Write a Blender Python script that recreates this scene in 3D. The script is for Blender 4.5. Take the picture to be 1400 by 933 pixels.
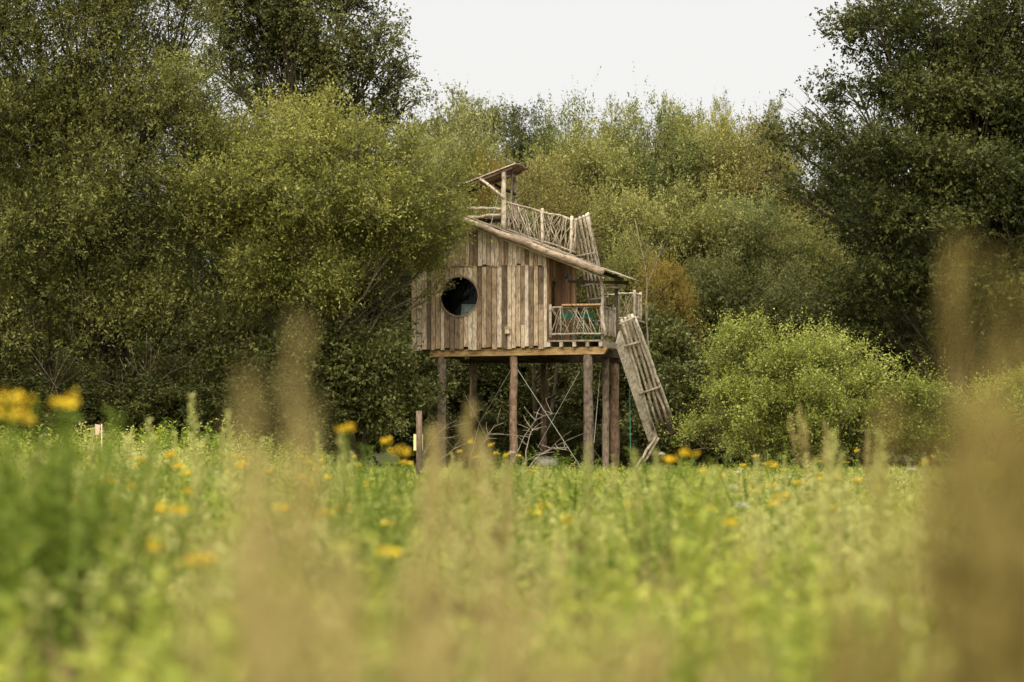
import bpy, math, random
import numpy as np
from mathutils import Vector
R = math.radians

# ------------------------------------------------------------------ scene, camera, light
sc = bpy.context.scene
for o in list(bpy.data.objects):
    bpy.data.objects.remove(o, do_unlink=True)
col = sc.collection

CAM_H, FPX, HORIZON = 1.2, 1400 * 85 / 36, 595.0
TH = math.atan((HORIZON - 466.5) / FPX)
cd = bpy.data.cameras.new('camera'); cam = bpy.data.objects.new('camera', cd); col.objects.link(cam)
cd.lens = 85; cd.sensor_width = 36; cd.clip_start = 0.05; cd.clip_end = 3000
cam.location = (0, 0, CAM_H); cam.rotation_euler = (math.pi / 2 + TH, 0, 0)
cd.dof.use_dof = True; cd.dof.focus_distance = 72.6; cd.dof.aperture_fstop = 1.8
sc.camera = cam

SUN_EL, SUN_AZ = 60, 208          # azimuth the light comes from, degrees clockwise from +Y
w = bpy.data.worlds.new('World'); sc.world = w; w.use_nodes = True
nt = w.node_tree; nt.nodes.clear()
sky = nt.nodes.new('ShaderNodeTexSky'); sky.sky_type = 'NISHITA'; sky.sun_disc = False
sky.sun_elevation = R(SUN_EL); sky.sun_rotation = R(SUN_AZ); sky.dust_density = 4.0; sky.air_density = 1.0
b1 = nt.nodes.new('ShaderNodeBackground'); b1.inputs['Strength'].default_value = 0.05
nt.links.new(sky.outputs[0], b1.inputs['Color'])
b2 = nt.nodes.new('ShaderNodeBackground')      # even white cloud layer
b2.inputs['Color'].default_value = (1.0, 0.985, 0.955, 1); b2.inputs['Strength'].default_value = 0.395
ad = nt.nodes.new('ShaderNodeMixShader'); ad.inputs[0].default_value = 0.9; out = nt.nodes.new('ShaderNodeOutputWorld')
nt.links.new(b1.outputs[0], ad.inputs[1]); nt.links.new(b2.outputs[0], ad.inputs[2])
nt.links.new(ad.outputs[0], out.inputs['Surface'])

sd = bpy.data.lights.new('sun', 'SUN'); sun = bpy.data.objects.new('sun', sd); col.objects.link(sun)
sd.energy = 3.9; sd.angle = R(95); sd.color = (1.0, 0.92, 0.77)
az, el = R(SUN_AZ), R(SUN_EL)
sdir = Vector((math.sin(az) * math.cos(el), math.cos(az) * math.cos(el), math.sin(el)))
sun.rotation_euler = sdir.to_track_quat('Z', 'Y').to_euler(); sun.location = (0, 0, 60)

vs = sc.view_settings
vs.view_transform = 'Standard'; vs.look = 'None'; vs.gamma = 1; vs.use_curve_mapping = False; vs.exposure = 1.3
cy = sc.cycles
cy.max_bounces = 5; cy.diffuse_bounces = 2; cy.glossy_bounces = 2; cy.transmission_bounces = 4; cy.transparent_max_bounces = 8
cy.use_denoising = True; cy.use_adaptive_sampling = True; cy.adaptive_threshold = 0.02
try: cy.denoiser = 'OPENIMAGEDENOISE'
except Exception: pass
cy.caustics_reflective = False; cy.caustics_refractive = False

# ------------------------------------------------------------------ helpers
def ray(x, y):
    dx, dy = (x - 700) / FPX, (466.5 - y) / FPX
    return np.array([dx, math.cos(TH) - dy * math.sin(TH), math.sin(TH) + dy * math.cos(TH)])
CAM = np.array([0, 0, CAM_H])
def P(x, y, Y):
    """world point at depth Y that a sighting on the photograph gives"""
    d = ray(x, y); return CAM + d * (Y / d[1])
def ground(x, y):
    x = np.asarray(x, float); y = np.asarray(y, float)
    t = np.clip((y - 92) / 100, 0, 1); t = t * t * (3 - 2 * t)
    return 14.0 * t + 0.10 * np.sin(x * .21 + 1) * np.sin(y * .17) * np.clip(y / 20, 0, 1) * np.clip((70 - y) / 10, 0, 1)

def link(o, parent=None):
    col.objects.link(o)
    if parent is not None: o.parent = parent
    return o
def empty(name, loc, rz=0):
    o = bpy.data.objects.new(name, None); o.location = loc; o.rotation_euler = (0, 0, rz); o.empty_display_size = .2
    return link(o)
def tag(o, label=None, cat=None, group=None, kind=None):
    if label: o['label'] = label
    if cat: o['category'] = cat
    if group: o['group'] = group
    if kind: o['kind'] = kind
    return o
def copy_tree(o, parent=None):
    c = o.copy(); col.objects.link(c); c.parent = parent
    for ch in list(o.children): copy_tree(ch, c)
    return c

class MB:
    def __init__(s): s.v = []; s.f = []
    def add(s, vs_, fs_):
        n = len(s.v); s.v += [tuple(map(float, q)) for q in vs_]; s.f += [tuple(i + n for i in f) for f in fs_]; return s
    def hexa(s, q):      # 4 bottom + 4 top
        return s.add(q, [(3, 2, 1, 0), (4, 5, 6, 7), (0, 1, 5, 4), (1, 2, 6, 5), (2, 3, 7, 6), (3, 0, 4, 7)])
    def box(s, x0, x1, y0, y1, z0, z1):
        return s.hexa([(x0, y0, z0), (x1, y0, z0), (x1, y1, z0), (x0, y1, z0), (x0, y0, z1), (x1, y0, z1), (x1, y1, z1), (x0, y1, z1)])
    def beam(s, p0, p1, wd, ht, up=(0, 0, 1)):
        p0 = np.array(p0, float); p1 = np.array(p1, float); d = p1 - p0; d /= np.linalg.norm(d)
        sd_ = np.cross(d, up); sd_ /= np.linalg.norm(sd_); u = np.cross(sd_, d)
        a, b = sd_ * wd / 2, u * ht / 2
        return s.hexa([p0 - a - b, p0 + a - b, p1 + a - b, p1 - a - b, p0 - a + b, p0 + a + b, p1 + a + b, p1 - a + b])
    def prism(s, poly, ext):     # poly: 3D ring, ext: vector
        n = len(poly); poly = [np.array(q, float) for q in poly]; e = np.array(ext, float)
        return s.add(poly + [q + e for q in poly],
                     [tuple(range(n - 1, -1, -1)), tuple(range(n, 2 * n))] + [(i, (i + 1) % n, n + (i + 1) % n, n + i) for i in range(n)])
    def tube(s, path, rad, n=6, cap=True):
        path = np.array(path, float); m = len(path)
        rad = np.full(m, rad, float) if np.isscalar(rad) else np.array(rad, float)
        tan = np.gradient(path, axis=0); tan /= np.linalg.norm(tan, axis=1)[:, None] + 1e-9
        ref = np.array([1., 0, 0]) if abs(tan[0][0]) < .8 else np.array([0, 1., 0])
        a = np.cross(tan[0], ref); a /= np.linalg.norm(a); vv = []
        for i in range(m):
            a = a - tan[i] * np.dot(a, tan[i]); a /= np.linalg.norm(a) + 1e-9; b = np.cross(tan[i], a)
            for k in range(n):
                t = 2 * math.pi * k / n; vv.append(path[i] + rad[i] * (a * math.cos(t) + b * math.sin(t)))
        ff = [(i * n + k, i * n + (k + 1) % n, (i + 1) * n + (k + 1) % n, (i + 1) * n + k) for i in range(m - 1) for k in range(n)]
        if cap: ff += [tuple(range(n - 1, -1, -1)), tuple(range((m - 1) * n, m * n))]
        return s.add(vv, ff)
    def build(s, name, mat, parent=None, smooth=False):
        me = bpy.data.meshes.new(name); me.from_pydata(s.v, [], s.f); me.materials.append(mat)
        if smooth: me.polygons.foreach_set('use_smooth', [True] * len(me.polygons))
        me.update(); return link(bpy.data.objects.new(name, me), parent)

def wobble(p0, p1, n, amp, rng):
    p0 = np.array(p0, float); p1 = np.array(p1, float); t = np.linspace(0, 1, n)[:, None]
    q = p0 + (p1 - p0) * t; j = rng.normal(0, amp, (n, 3)); j[0] = 0; j[-1] = 0
    return q + j

# ------------------------------------------------------------------ materials
def new_mat(name):
    m = bpy.data.materials.new(name); m.use_nodes = True; t = m.node_tree; t.nodes.clear()
    o = t.nodes.new('ShaderNodeOutputMaterial'); return m, t, o
def ramp(t, stops, interp='LINEAR'):
    r = t.nodes.new('ShaderNodeValToRGB'); cr = r.color_ramp; cr.interpolation = interp
    while len(cr.elements) < len(stops): cr.elements.new(.5)
    for e, (p, c) in zip(cr.elements, stops): e.position = p; e.color = (*c, 1)
    return r
def wood_mat(name, stops, grain=(14, 14, 1.2), rough=.85, bump=.35, dirt=.45, dscale=2.2):
    """timber: piece-to-piece tone, long grain, blotchy weathering"""
    m, t, o = new_mat(name); N, Lk = t.nodes.new, t.links.new
    oi = N('ShaderNodeObjectInfo'); tc = N('ShaderNodeTexCoord')
    mp = N('ShaderNodeMapping'); mp.inputs['Scale'].default_value = grain
    off = N('ShaderNodeVectorMath'); off.operation = 'SCALE'; off.inputs[0].default_value = (37, 71, 53); Lk(oi.outputs['Random'], off.inputs['Scale'])
    av = N('ShaderNodeVectorMath'); Lk(tc.outputs['Object'], av.inputs[0]); Lk(off.outputs[0], av.inputs[1])
    Lk(av.outputs[0], mp.inputs['Vector'])
    g = N('ShaderNodeTexNoise'); g.inputs['Scale'].default_value = 3.0; g.inputs['Detail'].default_value = 7; g.inputs['Roughness'].default_value = .65
    Lk(mp.outputs[0], g.inputs['Vector'])
    d = N('ShaderNodeTexNoise'); d.inputs['Scale'].default_value = dscale; d.inputs['Detail'].default_value = 5; Lk(av.outputs[0], d.inputs['Vector'])
    rp = ramp(t, stops); 
    mx = N('ShaderNodeMath'); mx.operation = 'MULTIPLY_ADD'; mx.inputs[1].default_value = .55; Lk(g.outputs[0], mx.inputs[0])
    sub = N('ShaderNodeMath'); sub.operation = 'SUBTRACT'; sub.inputs[1].default_value = .27; Lk(oi.outputs['Random'], sub.inputs[0]); Lk(sub.outputs[0], mx.inputs[2])
    Lk(mx.outputs[0], rp.inputs[0])
    dr = ramp(t, [(.36, (.42, .40, .38)), (.56, (1, 1, 1))]); Lk(d.outputs[0], dr.inputs[0])
    mul = N('ShaderNodeMix'); mul.data_type = 'RGBA'; mul.blend_type = 'MULTIPLY'; mul.inputs['Factor'].default_value = dirt
    Lk(rp.outputs[0], mul.inputs[6]); Lk(dr.outputs[0], mul.inputs[7])
    sp = N('ShaderNodeTexNoise'); sp.inputs['Scale'].default_value = 9.; sp.inputs['Detail'].default_value = 6; sp.inputs['Roughness'].default_value = .7
    ms = N('ShaderNodeMapping'); ms.inputs['Scale'].default_value = tuple(.45 + .12 * k for k in grain); Lk(av.outputs[0], ms.inputs['Vector']); Lk(ms.outputs[0], sp.inputs['Vector'])
    sr = ramp(t, [(.34, (.30, .27, .25)), (.48, (.92, .92, .92)), (.64, (1.3, 1.28, 1.24))]); Lk(sp.outputs[0], sr.inputs[0])
    mul2 = N('ShaderNodeMix'); mul2.data_type = 'RGBA'; mul2.blend_type = 'MULTIPLY'; mul2.inputs['Factor'].default_value = .95
    Lk(mul.outputs[2], mul2.inputs[6]); Lk(sr.outputs[0], mul2.inputs[7])
    bs = N('ShaderNodeBsdfPrincipled'); bs.inputs['Roughness'].default_value = rough; bs.inputs['Specular IOR Level'].default_value = .2
    Lk(mul2.outputs[2], bs.inputs['Base Color'])
    bp = N('ShaderNodeBump'); bp.inputs['Strength'].default_value = bump; bp.inputs['Distance'].default_value = .02
    Lk(g.outputs[0], bp.inputs['Height']); Lk(bp.outputs[0], bs.inputs['Normal']); Lk(bs.outputs[0], o.inputs['Surface'])
    return m
def leaf_mat(name, c0, c1, c2, trans=.32, rough=.55, spec=.14, inst=False):
    c0, c1, c2 = [(c[0], c[1], c[2] * (.78 if c[2] < .3 else 1)) for c in (c0, c1, c2)]
    m, t, o = new_mat(name); N, Lk = t.nodes.new, t.links.new
    at = N('ShaderNodeAttribute'); at.attribute_name = 'tone'
    src = at.outputs['Fac']
    if inst:
        oi = N('ShaderNodeObjectInfo'); mm = N('ShaderNodeMath'); mm.operation = 'MULTIPLY_ADD'; mm.inputs[1].default_value = .5
        Lk(at.outputs['Fac'], mm.inputs[0]); h = N('ShaderNodeMath'); h.operation = 'MULTIPLY'; h.inputs[1].default_value = .5
        Lk(oi.outputs['Random'], h.inputs[0]); Lk(h.outputs[0], mm.inputs[2]); src = mm.outputs[0]
    rp = ramp(t, [(.0, c0), (.5, c1), (1., c2)]); Lk(src, rp.inputs[0])
    bs = N('ShaderNodeBsdfPrincipled'); bs.inputs['Roughness'].default_value = rough; bs.inputs['Specular IOR Level'].default_value = spec
    tr = N('ShaderNodeBsdfTranslucent'); mx = N('ShaderNodeMixShader'); mx.inputs[0].default_value = trans
    Lk(rp.outputs[0], bs.inputs['Base Color']); Lk(rp.outputs[0], tr.inputs['Color'])
    Lk(bs.outputs[0], mx.inputs[1]); Lk(tr.outputs[0], mx.inputs[2]); Lk(mx.outputs[0], o.inputs['Surface'])
    return m
def plain(name, c, rough=.7, metal=0, spec=.3, var=.25, scale=8):
    m, t, o = new_mat(name); N, Lk = t.nodes.new, t.links.new
    tc = N('ShaderNodeTexCoord'); n = N('ShaderNodeTexNoise'); n.inputs['Scale'].default_value = scale; n.inputs['Detail'].default_value = 4
    Lk(tc.outputs['Object'], n.inputs['Vector'])
    rp = ramp(t, [(.3, tuple(k * (1 - var) for k in c)), (.7, tuple(min(1, k * (1 + var)) for k in c))]); Lk(n.outputs[0], rp.inputs[0])
    bs = N('ShaderNodeBsdfPrincipled'); bs.inputs['Roughness'].default_value = rough; bs.inputs['Metallic'].default_value = metal
    bs.inputs['Specular IOR Level'].default_value = spec
    Lk(rp.outputs[0], bs.inputs['Base Color']); Lk(bs.outputs[0], o.inputs['Surface']); return m
def glass_mat():
    m, t, o = new_mat('window_glass'); N, Lk = t.nodes.new, t.links.new
    gl = N('ShaderNodeBsdfGlossy'); gl.inputs['Roughness'].default_value = .02; gl.inputs['Color'].default_value = (.9, .95, .95, 1)
    tr = N('ShaderNodeBsdfTransparent'); tr.inputs['Color'].default_value = (.80, .84, .82, 1)
    fr = N('ShaderNodeFresnel'); fr.inputs['IOR'].default_value = 1.22; mx = N('ShaderNodeMixShader')
    Lk(fr.outputs[0], mx.inputs[0]); Lk(tr.outputs[0], mx.inputs[1]); Lk(gl.outputs[0], mx.inputs[2]); Lk(mx.outputs[0], o.inputs['Surface']); return m

M = {}
M['plank'] = wood_mat('weathered_plank', [(.0, (.13, .092, .06)), (.22, (.25, .178, .112)), (.5, (.41, .305, .20)), (.75, (.50, .395, .28)), (1., (.53, .46, .37))])
M['plank_red'] = wood_mat('reddish_plank', [(.0, (.13, .065, .035)), (.5, (.30, .16, .08)), (1., (.42, .26, .14))])
M['beam'] = wood_mat('ochre_beam', [(.0, (.22, .13, .05)), (.5, (.34, .21, .085)), (1., (.42, .28, .13))], grain=(1.2, 14, 14))
M['log'] = wood_mat('peeled_log', [(.0, (.17, .125, .088)), (.5, (.33, .255, .185)), (1., (.46, .38, .295))], grain=(1.5, 10, 10), dirt=.6)
M['bark'] = wood_mat('pine_bark', [(.0, (.09, .055, .038)), (.5, (.21, .135, .088)), (1., (.33, .235, .165))], grain=(9, 9, 2.2), bump=.9, dirt=.6, dscale=5)
M['bark_grey'] = wood_mat('grey_bark_post', [(.0, (.13, .10, .075)), (.5, (.27, .21, .155)), (1., (.39, .32, .25))], grain=(9, 9, 2.0), bump=.9, dirt=.65, dscale=6)
M['pole'] = wood_mat('weathered_pole', [(.0, (.25, .205, .155)), (.5, (.38, .32, .245)), (1., (.50, .43, .345))], grain=(6, 6, 3), dirt=.5)
M['grey_board'] = wood_mat('grey_board', [(.0, (.20, .165, .13)), (.5, (.34, .285, .225)), (1., (.44, .38, .31))], grain=(6, 6, 3), dirt=.5)
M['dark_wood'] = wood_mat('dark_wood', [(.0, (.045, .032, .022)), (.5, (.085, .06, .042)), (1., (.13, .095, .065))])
M['pale_pole'] = wood_mat('pale_pole', [(.0, (.36, .30, .23)), (.5, (.50, .43, .34)), (1., (.60, .53, .44))], grain=(6, 6, 3), dirt=.4)
M['canopy'] = wood_mat('brown_canopy_board', [(.0, (.10, .06, .038)), (.5, (.19, .12, .075)), (1., (.27, .18, .115))], grain=(1.5, 10, 10))
M['branch'] = wood_mat('tree_bark', [(.0, (.032, .025, .014)), (.5, (.065, .052, .030)), (1., (.11, .09, .055))], grain=(6, 6, 2), bump=.6)
M['branch_pale'] = wood_mat('pale_willow_bark', [(.0, (.08, .066, .040)), (.5, (.15, .125, .078)), (1., (.23, .195, .13))], grain=(6, 6, 2), bump=.5)
M['dead'] = wood_mat('dead_branch', [(.0, (.18, .15, .11)), (.5, (.30, .26, .20)), (1., (.42, .37, .30))])
M['glass'] = glass_mat()
M['frame'] = plain('pale_window_frame', (.50, .40, .27))
M['cable'] = plain('steel_cable', (.38, .37, .34), rough=.4, spec=.5, var=.1)
M['green_paint'] = plain('green_chair_paint', (.03, .15, .085), rough=.5, var=.15)
M['cushion'] = plain('grey_cushion', (.55, .56, .54), var=.06)
M['lamp'] = plain('grey_lamp', (.22, .23, .25), rough=.4, var=.1)
M['rope'] = plain('green_rope', (.05, .22, .16), var=.2)
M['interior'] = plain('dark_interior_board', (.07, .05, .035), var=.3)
M['yellow_sign'] = plain('yellow_sign_paint', (.75, .66, .30), var=.08)
M['stake_white'] = plain('stake_tag_paint', (.50, .36, .26), var=.2)

# ground
m, t, o = new_mat('meadow_soil'); N, Lk = t.nodes.new, t.links.new
tc = N('ShaderNodeTexCoord'); n1 = N('ShaderNodeTexNoise'); n1.inputs['Scale'].default_value = .6; n1.inputs['Detail'].default_value = 8
Lk(tc.outputs['Object'], n1.inputs['Vector'])
rp = ramp(t, [(.3, (.055, .05, .02)), (.5, (.09, .095, .03)), (.7, (.15, .14, .05))]); Lk(n1.outputs[0], rp.inputs[0])
bs = N('ShaderNodeBsdfPrincipled'); bs.inputs['Roughness'].default_value = .95; Lk(rp.outputs[0], bs.inputs['Base Color']); Lk(bs.outputs[0], o.inputs['Surface'])
M['soil'] = m

# ------------------------------------------------------------------ terrain
xs = np.concatenate([np.linspace(-600, -60, 14)[:-1], np.linspace(-60, 60, 61), np.linspace(60, 600, 14)[1:]])
ys = np.concatenate([np.linspace(-200, 0, 6)[:-1], np.linspace(0, 200, 101), np.linspace(200, 1500, 14)[1:]])
X, Y = np.meshgrid(xs, ys); Z = ground(X, Y)
vv = np.stack([X, Y, Z], -1).reshape(-1, 3); nx = len(xs)
ff = [(j * nx + i, j * nx + i + 1, (j + 1) * nx + i + 1, (j + 1) * nx + i) for j in range(len(ys) - 1) for i in range(nx - 1)]
g = MB(); g.v = [tuple(q) for q in vv]; g.f = ff
tag(g.build('ground', M['soil'], smooth=True), kind='structure')

# ------------------------------------------------------------------ tree house
PHI = R(14)
O3 = P(656, 500, 73.0); O3[2] = 0
U3 = np.array([math.cos(PHI), -math.sin(PHI), 0]); V3 = np.array([math.sin(PHI), math.cos(PHI), 0])
def L(x, y, v):
    """house coordinates (along facade, depth, height) of a sighting on the plane depth = v"""
    d = ray(x, y); t = (v - np.dot(CAM - O3, V3)) / np.dot(d, V3); q = CAM + d * t - O3
    return np.array([np.dot(q, U3), v, q[2]])
house = empty('tree_house', O3, -PHI)
tag(house, 'weathered plank cabin on tall log stilts with a round window and rooftop lookout', 'tree house')
rng = np.random.default_rng(7)

uL, uR = L(563, 420, 0)[0], L(748, 420, 0)[0]
def lin(p, q):
    return lambda u: p[2] + (q[2] - p[2]) * (u - p[0]) / (q[0] - p[0])
RV = -0.38
pk = L(630, 296, RV); er = L(826, 371, RV); elft = L(535, 333, RV); er2 = L(850, 379, RV)
slopeR, slopeL = lin(pk, er), lin(elft, pk)
roofline = lambda u: slopeR(u) if u > pk[0] else slopeL(u)
bot = lin(L(563, 480, 0), L(748, 474.5, 0)); seam = lin(L(563, 363, 0), L(748, 362, 0))
cu, _, cw = L(628, 405.5, 0); cr = 27.8 / 45.3

# backing wall with a round opening, coloured dark to give the plank gaps shade
wall = MB()
def ring_wall(mb, v, th, zb, zt):
    n = 48
    for k in range(n):
        a0, a1 = 2 * math.pi * k / n, 2 * math.pi * (k + 1) / n
        def outer(a):
            c, s_ = math.cos(a), math.sin(a); tmax = 99
            for lim, comp, cc in ((uR - .02, c, cu), (uL + .02, c, cu), (zb, s_, cw)):
                if abs(comp) > 1e-6:
                    tt = (lim - cc) / comp
                    if tt > 0: tmax = min(tmax, tt)
            lo, hi = 0, tmax
            if cw + tmax * s_ > roofline(cu + tmax * c) - .1:
                for _ in range(30):
                    mid = (lo + hi) / 2
                    if cw + mid * s_ > roofline(cu + mid * c) - .1: hi = mid
                    else: lo = mid
                tmax = lo
            return (cu + tmax * c, cw + tmax * s_)
        o0, o1 = outer(a0), outer(a1)
        i0 = (cu + cr * math.cos(a0), cw + cr * math.sin(a0)); i1 = (cu + cr * math.cos(a1), cw + cr * math.sin(a1))
        mb.prism([(i0[0], v, i0[1]), (o0[0], v, o0[1]), (o1[0], v, o1[1]), (i1[0], v, i1[1])], (0, th, 0))
flo = L(748, 468, 0)[2]
ring_wall(wall, .035, .09, flo - .05, 99)
wall_o = wall.build('wall', M['interior'], house)
# boards of the facade
edges = [uL]
while edges[-1] < uR - .10: edges.append(edges[-1] + rng.uniform(.125, .168))
edges[-1] = uR
def arc(u): return math.sqrt(max(0, (cr + .012) ** 2 - (u - cu) ** 2))
def board(pts_top, pts_bot, v0, th, mat, name='plank', par=None):
    ring = [(u, v0, z) for u, z in pts_bot] + [(u, v0, z) for u, z in reversed(pts_top)]
    MB().prism(ring, (0, th, 0)).build(name, mat, par or wall_o)
for i in range(len(edges) - 1):
    a, b = edges[i] + rng.uniform(.004, .011), edges[i + 1] - rng.uniform(.004, .011)
    zb = bot(a) + rng.normal(0, .035); zs = seam((a + b) / 2) + rng.normal(0, .035); v0 = rng.uniform(-.018, .0); th = .033 - v0
    us = np.linspace(a, b, 5)
    if max(arc(u) for u in us) > .05:
        board([(u, cw - arc(u)) for u in us], [(a, zb), (b, zb + rng.normal(0, .008))], v0, th, M['plank'])
        board([(a, zs), (b, zs)], [(u, cw + arc(u)) for u in us], v0, th, M['plank'])
    else:
        if rng.random() < .3:
            zc = zb + rng.uniform(.5, 1.6)
            board([(a, zc - .004), (b, zc - .004)], [(a, zb), (b, zb + rng.normal(0, .008))], v0, th, M['plank'])
            board([(a, zs), (b, zs)], [(a, zc + .004), (b, zc + .004)], v0 - .004, th + .004, M['plank'])
        else:
            board([(a, zs), (b, zs)], [(a, zb), (b, zb + rng.normal(0, .008))], v0, th, M['plank'])
off = .06
edges2 = [uL]
while edges2[-1] < uR - .10: edges2.append(edges2[-1] + rng.uniform(.115, .16))
edges2[-1] = uR
for i in range(len(edges2) - 1):
    a, b = edges2[i] + rng.uniform(.004, .010), edges2[i + 1] - rng.uniform(.004, .010)
    zs = seam((a + b) / 2) - .03 + rng.normal(0, .03)
    if roofline((a + b) / 2) - .1 > zs + .08:
        v0 = rng.uniform(-.052, -.036)
        board([(a, roofline(a) - .06), (b, roofline(b) - .06)], [(a, zs), (b, zs + rng.normal(0, .01))], v0, -.019 - v0, M['plank'])
# round window
win = MB()
n = 48
for k in range(n):
    a0, a1 = 2 * math.pi * k / n, 2 * math.pi * (k + 1) / n
    q = lambda r, a: (cu + r * math.cos(a), -.035, cw + r * math.sin(a))
    win.prism([q(cr - .03, a0), q(cr + .008, a0), q(cr + .008, a1), q(cr - .03, a1)], (0, .2, 0))
win_o = win.build('round_window', M['plank'], house)
pn = MB().prism([(cu + (cr - .028) * math.cos(2 * math.pi * k / n), .02, cw + (cr - .028) * math.sin(2 * math.pi * k / n)) for k in range(n)], (0, .008, 0))
pn.build('pane', M['glass'], win_o)

# other walls, floor
DV = 4.0
wt = lambda u: roofline(u) - .12
sidew = MB().box(uR - .12, uR - .03, .13, DV, flo - .05, wt(uR)).build('wall', M['interior'], house)
v = .10
DOOR0, DOOR1 = .35, 1.15
while v < DV:
    wd = rng.uniform(.15, .22); v1 = min(v + wd, DV + .05)
    zlo = flo - .03
    if v1 > DOOR0 and v < DOOR1: zlo = flo + 2.0
    if wt(uR) - .02 > zlo + .03:
        MB().box(uR - .03, uR + rng.uniform(0, .015), v + .004, v1 - .004, zlo, wt(uR) - .02).build('plank', M['plank_red'], sidew)
    v = v1
dr_ = MB()
dr_.box(uR - .03, uR + .03, DOOR0 + .01, DOOR0 + .10, flo, flo + 1.99); dr_.box(uR - .03, uR + .03, DOOR1 - .10, DOOR1 - .01, flo, flo + 1.99)
dr_.box(uR - .03, uR + .03, DOOR0 + .10, DOOR1 - .10, flo + 1.89, flo + 1.99); dr_.box(uR - .03, uR + .03, DOOR0 + .10, DOOR1 - .10, flo, flo + .35)
dr_.box(uR - .025, uR + .025, DOOR0 + .10, DOOR1 - .10, flo + 1.0, flo + 1.08)
door = dr_.build('door', M['plank_red'], house)
for za, zb_ in ((.35, 1.0), (1.08, 1.89)):
    MB().box(uR - .01, uR, DOOR0 + .10, DOOR1 - .10, flo + za, flo + zb_).build('pane', M['glass'], door)
MB().tube([(uR + .03, DOOR0 + .16, flo + 1.0), (uR + .09, DOOR0 + .16, flo + 1.0), (uR + .09, DOOR0 + .28, flo + 1.0)], .012, 6).build('handle', M['lamp'], door)
bw = MB().prism([(uL + .02, DV, flo - .05), (uR - .12, DV, flo - .05), (uR - .12, DV, wt(uR)), (pk[0], DV, wt(pk[0])), (uL + .02, DV, wt(uL))], (0, .09, 0)).build('wall', M['interior'], house)
lw = MB().box(uL + .02, uL + .11, .13, DV - .005, flo - .05, wt(uL) - .02).build('wall', M['interior'], house)
for (wo, par_) in ((0, bw), (1, lw)):
    s0 = (uL if wo == 0 else .0); s1 = (uR if wo == 0 else DV)
    while s0 < s1 - .02:
        s1_ = min(s0 + .2, s1)
        mb = MB()
        if wo == 0: mb.box(s0 + .004, s1_ - .004, DV + .09, DV + .12, flo - .2, min(wt(s0), wt(s1_)) - .01)
        else: mb.box(uL - .012, uL + .02, s0 + .004, s1_ - .004, flo - .2, wt(uL) - .03)
        mb.build('plank', M['plank'], par_); s0 = s1_
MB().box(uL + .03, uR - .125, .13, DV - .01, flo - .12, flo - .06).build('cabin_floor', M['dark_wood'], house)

# interior bed seen through the window
bed = empty('bed', O3 + U3 * (cu + .1) + V3 * .95 + np.array([0, 0, flo - .06]), -PHI)
tag(bed, 'bed with a pale grey pillow standing inside the round window', 'bed')
hb = cw - cr - flo + .06
MB().box(-.75, .95, -.55, .75, .0, hb - .14).build('bed_frame', M['plank_red'], bed)
MB().box(-.72, .92, -.52, .72, hb - .137, hb + .02).build('mattress', M['cushion'], bed)
pl = MB(); nu, nv = 14, 10
pv = []
for i in range(nu + 1):
    for j in range(nv + 1):
        a, b = i / nu * 2 - 1, j / nv * 2 - 1
        k = (1 - abs(a) ** 4) * (1 - abs(b) ** 4); pv.append((a * .40, b * .20, k))
ptop = [(.16 + x, -.22 + .35 * z * .25 + y * .28, hb + .24 + y * .95 + .0) for x, y, z in pv]
pt = [(.16 + x, -.22 - .09 * z + y * .35, hb + .22 + y) for x, y, z in pv]; pb = [(.16 + x, -.22 + .09 * z + y * .35, hb + .22 + y) for x, y, z in pv]
fs = [(i * (nv + 1) + j, (i + 1) * (nv + 1) + j, (i + 1) * (nv + 1) + j + 1, i * (nv + 1) + j + 1) for i in range(nu) for j in range(nv)]
pl.add(pt, fs); pl.add(pb, [f[::-1] for f in fs]); pl.build('pillow', M['cushion'], bed, smooth=True)
MB().tube([(-.02, -.36, hb + .021), (-.02, -.36, hb + .13), (-.02, -.36, hb + .18)], [.06, .05, .03], 10).build('tan_cup', M['frame'], bed, smooth=True)

# nest boxes on the facade
def bird_box(x, y, label):
    q = L(x, y, -.02); r = empty('bird_box', O3 + U3 * q[0] + V3 * -.02 + np.array([0, 0, q[2] - .11]), -PHI)
    tag(r, label, 'bird box', 'small bird boxes on the plank facade')
    MB().prism([(-.065, -.12, 0), (.065, -.12, 0), (.065, -.12, .14), (0, -.12, .21), (-.065, -.12, .14)], (0, .115, 0)).build('box_body', M['frame'], r)
    for s_ in (-1, 1):
        MB().prism([(0, -.15, .216), (s_ * .095, -.15, .12), (s_ * .095, -.15, .135), (0, -.15, .234)], (0, .145, 0)).build('roof_board', M['plank'], r)
    MB().tube([(0, -.119, .125), (0, -.124, .125)], .02, 10).build('dark_hole_disc', M['interior'], r)  # solid dark disc, its colour stands for the shade inside a hole
    MB().box(-.08, .08, -.15, -.005, -.016, -.002).build('base_board', M['plank'], r)
bird_box(694.5, 451, 'small wooden bird box low on the planks right of the round window')
bird_box(575, 417, 'small wooden bird box beside the left edge of the plank facade')

# roof
roof = MB(); rt = .05
RB = DV + .35
us_ = L(783, 350, .5)[0]; ue = er2[0]; upst = L(822, 380, .5)[0]
def slab(mb, u0, u1, v0, v1, lift, th):
    z0, z1 = roofline(u0) + lift, roofline(u1) + lift
    mb.hexa([(u0, v0, z0), (u1, v0, z1), (u1, v1, z1), (u0, v1, z0), (u0, v0, z0 + th), (u1, v0, z1 + th), (u1, v1, z1 + th), (u0, v1, z0 + th)])
slab(roof, elft[0], pk[0], RV + .02, RB, .02, .03); slab(roof, pk[0] + .001, us_, RV + .02, RB, .02, .03)
roof_o = roof.build('roof', M['dark_wood'], house)
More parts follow.
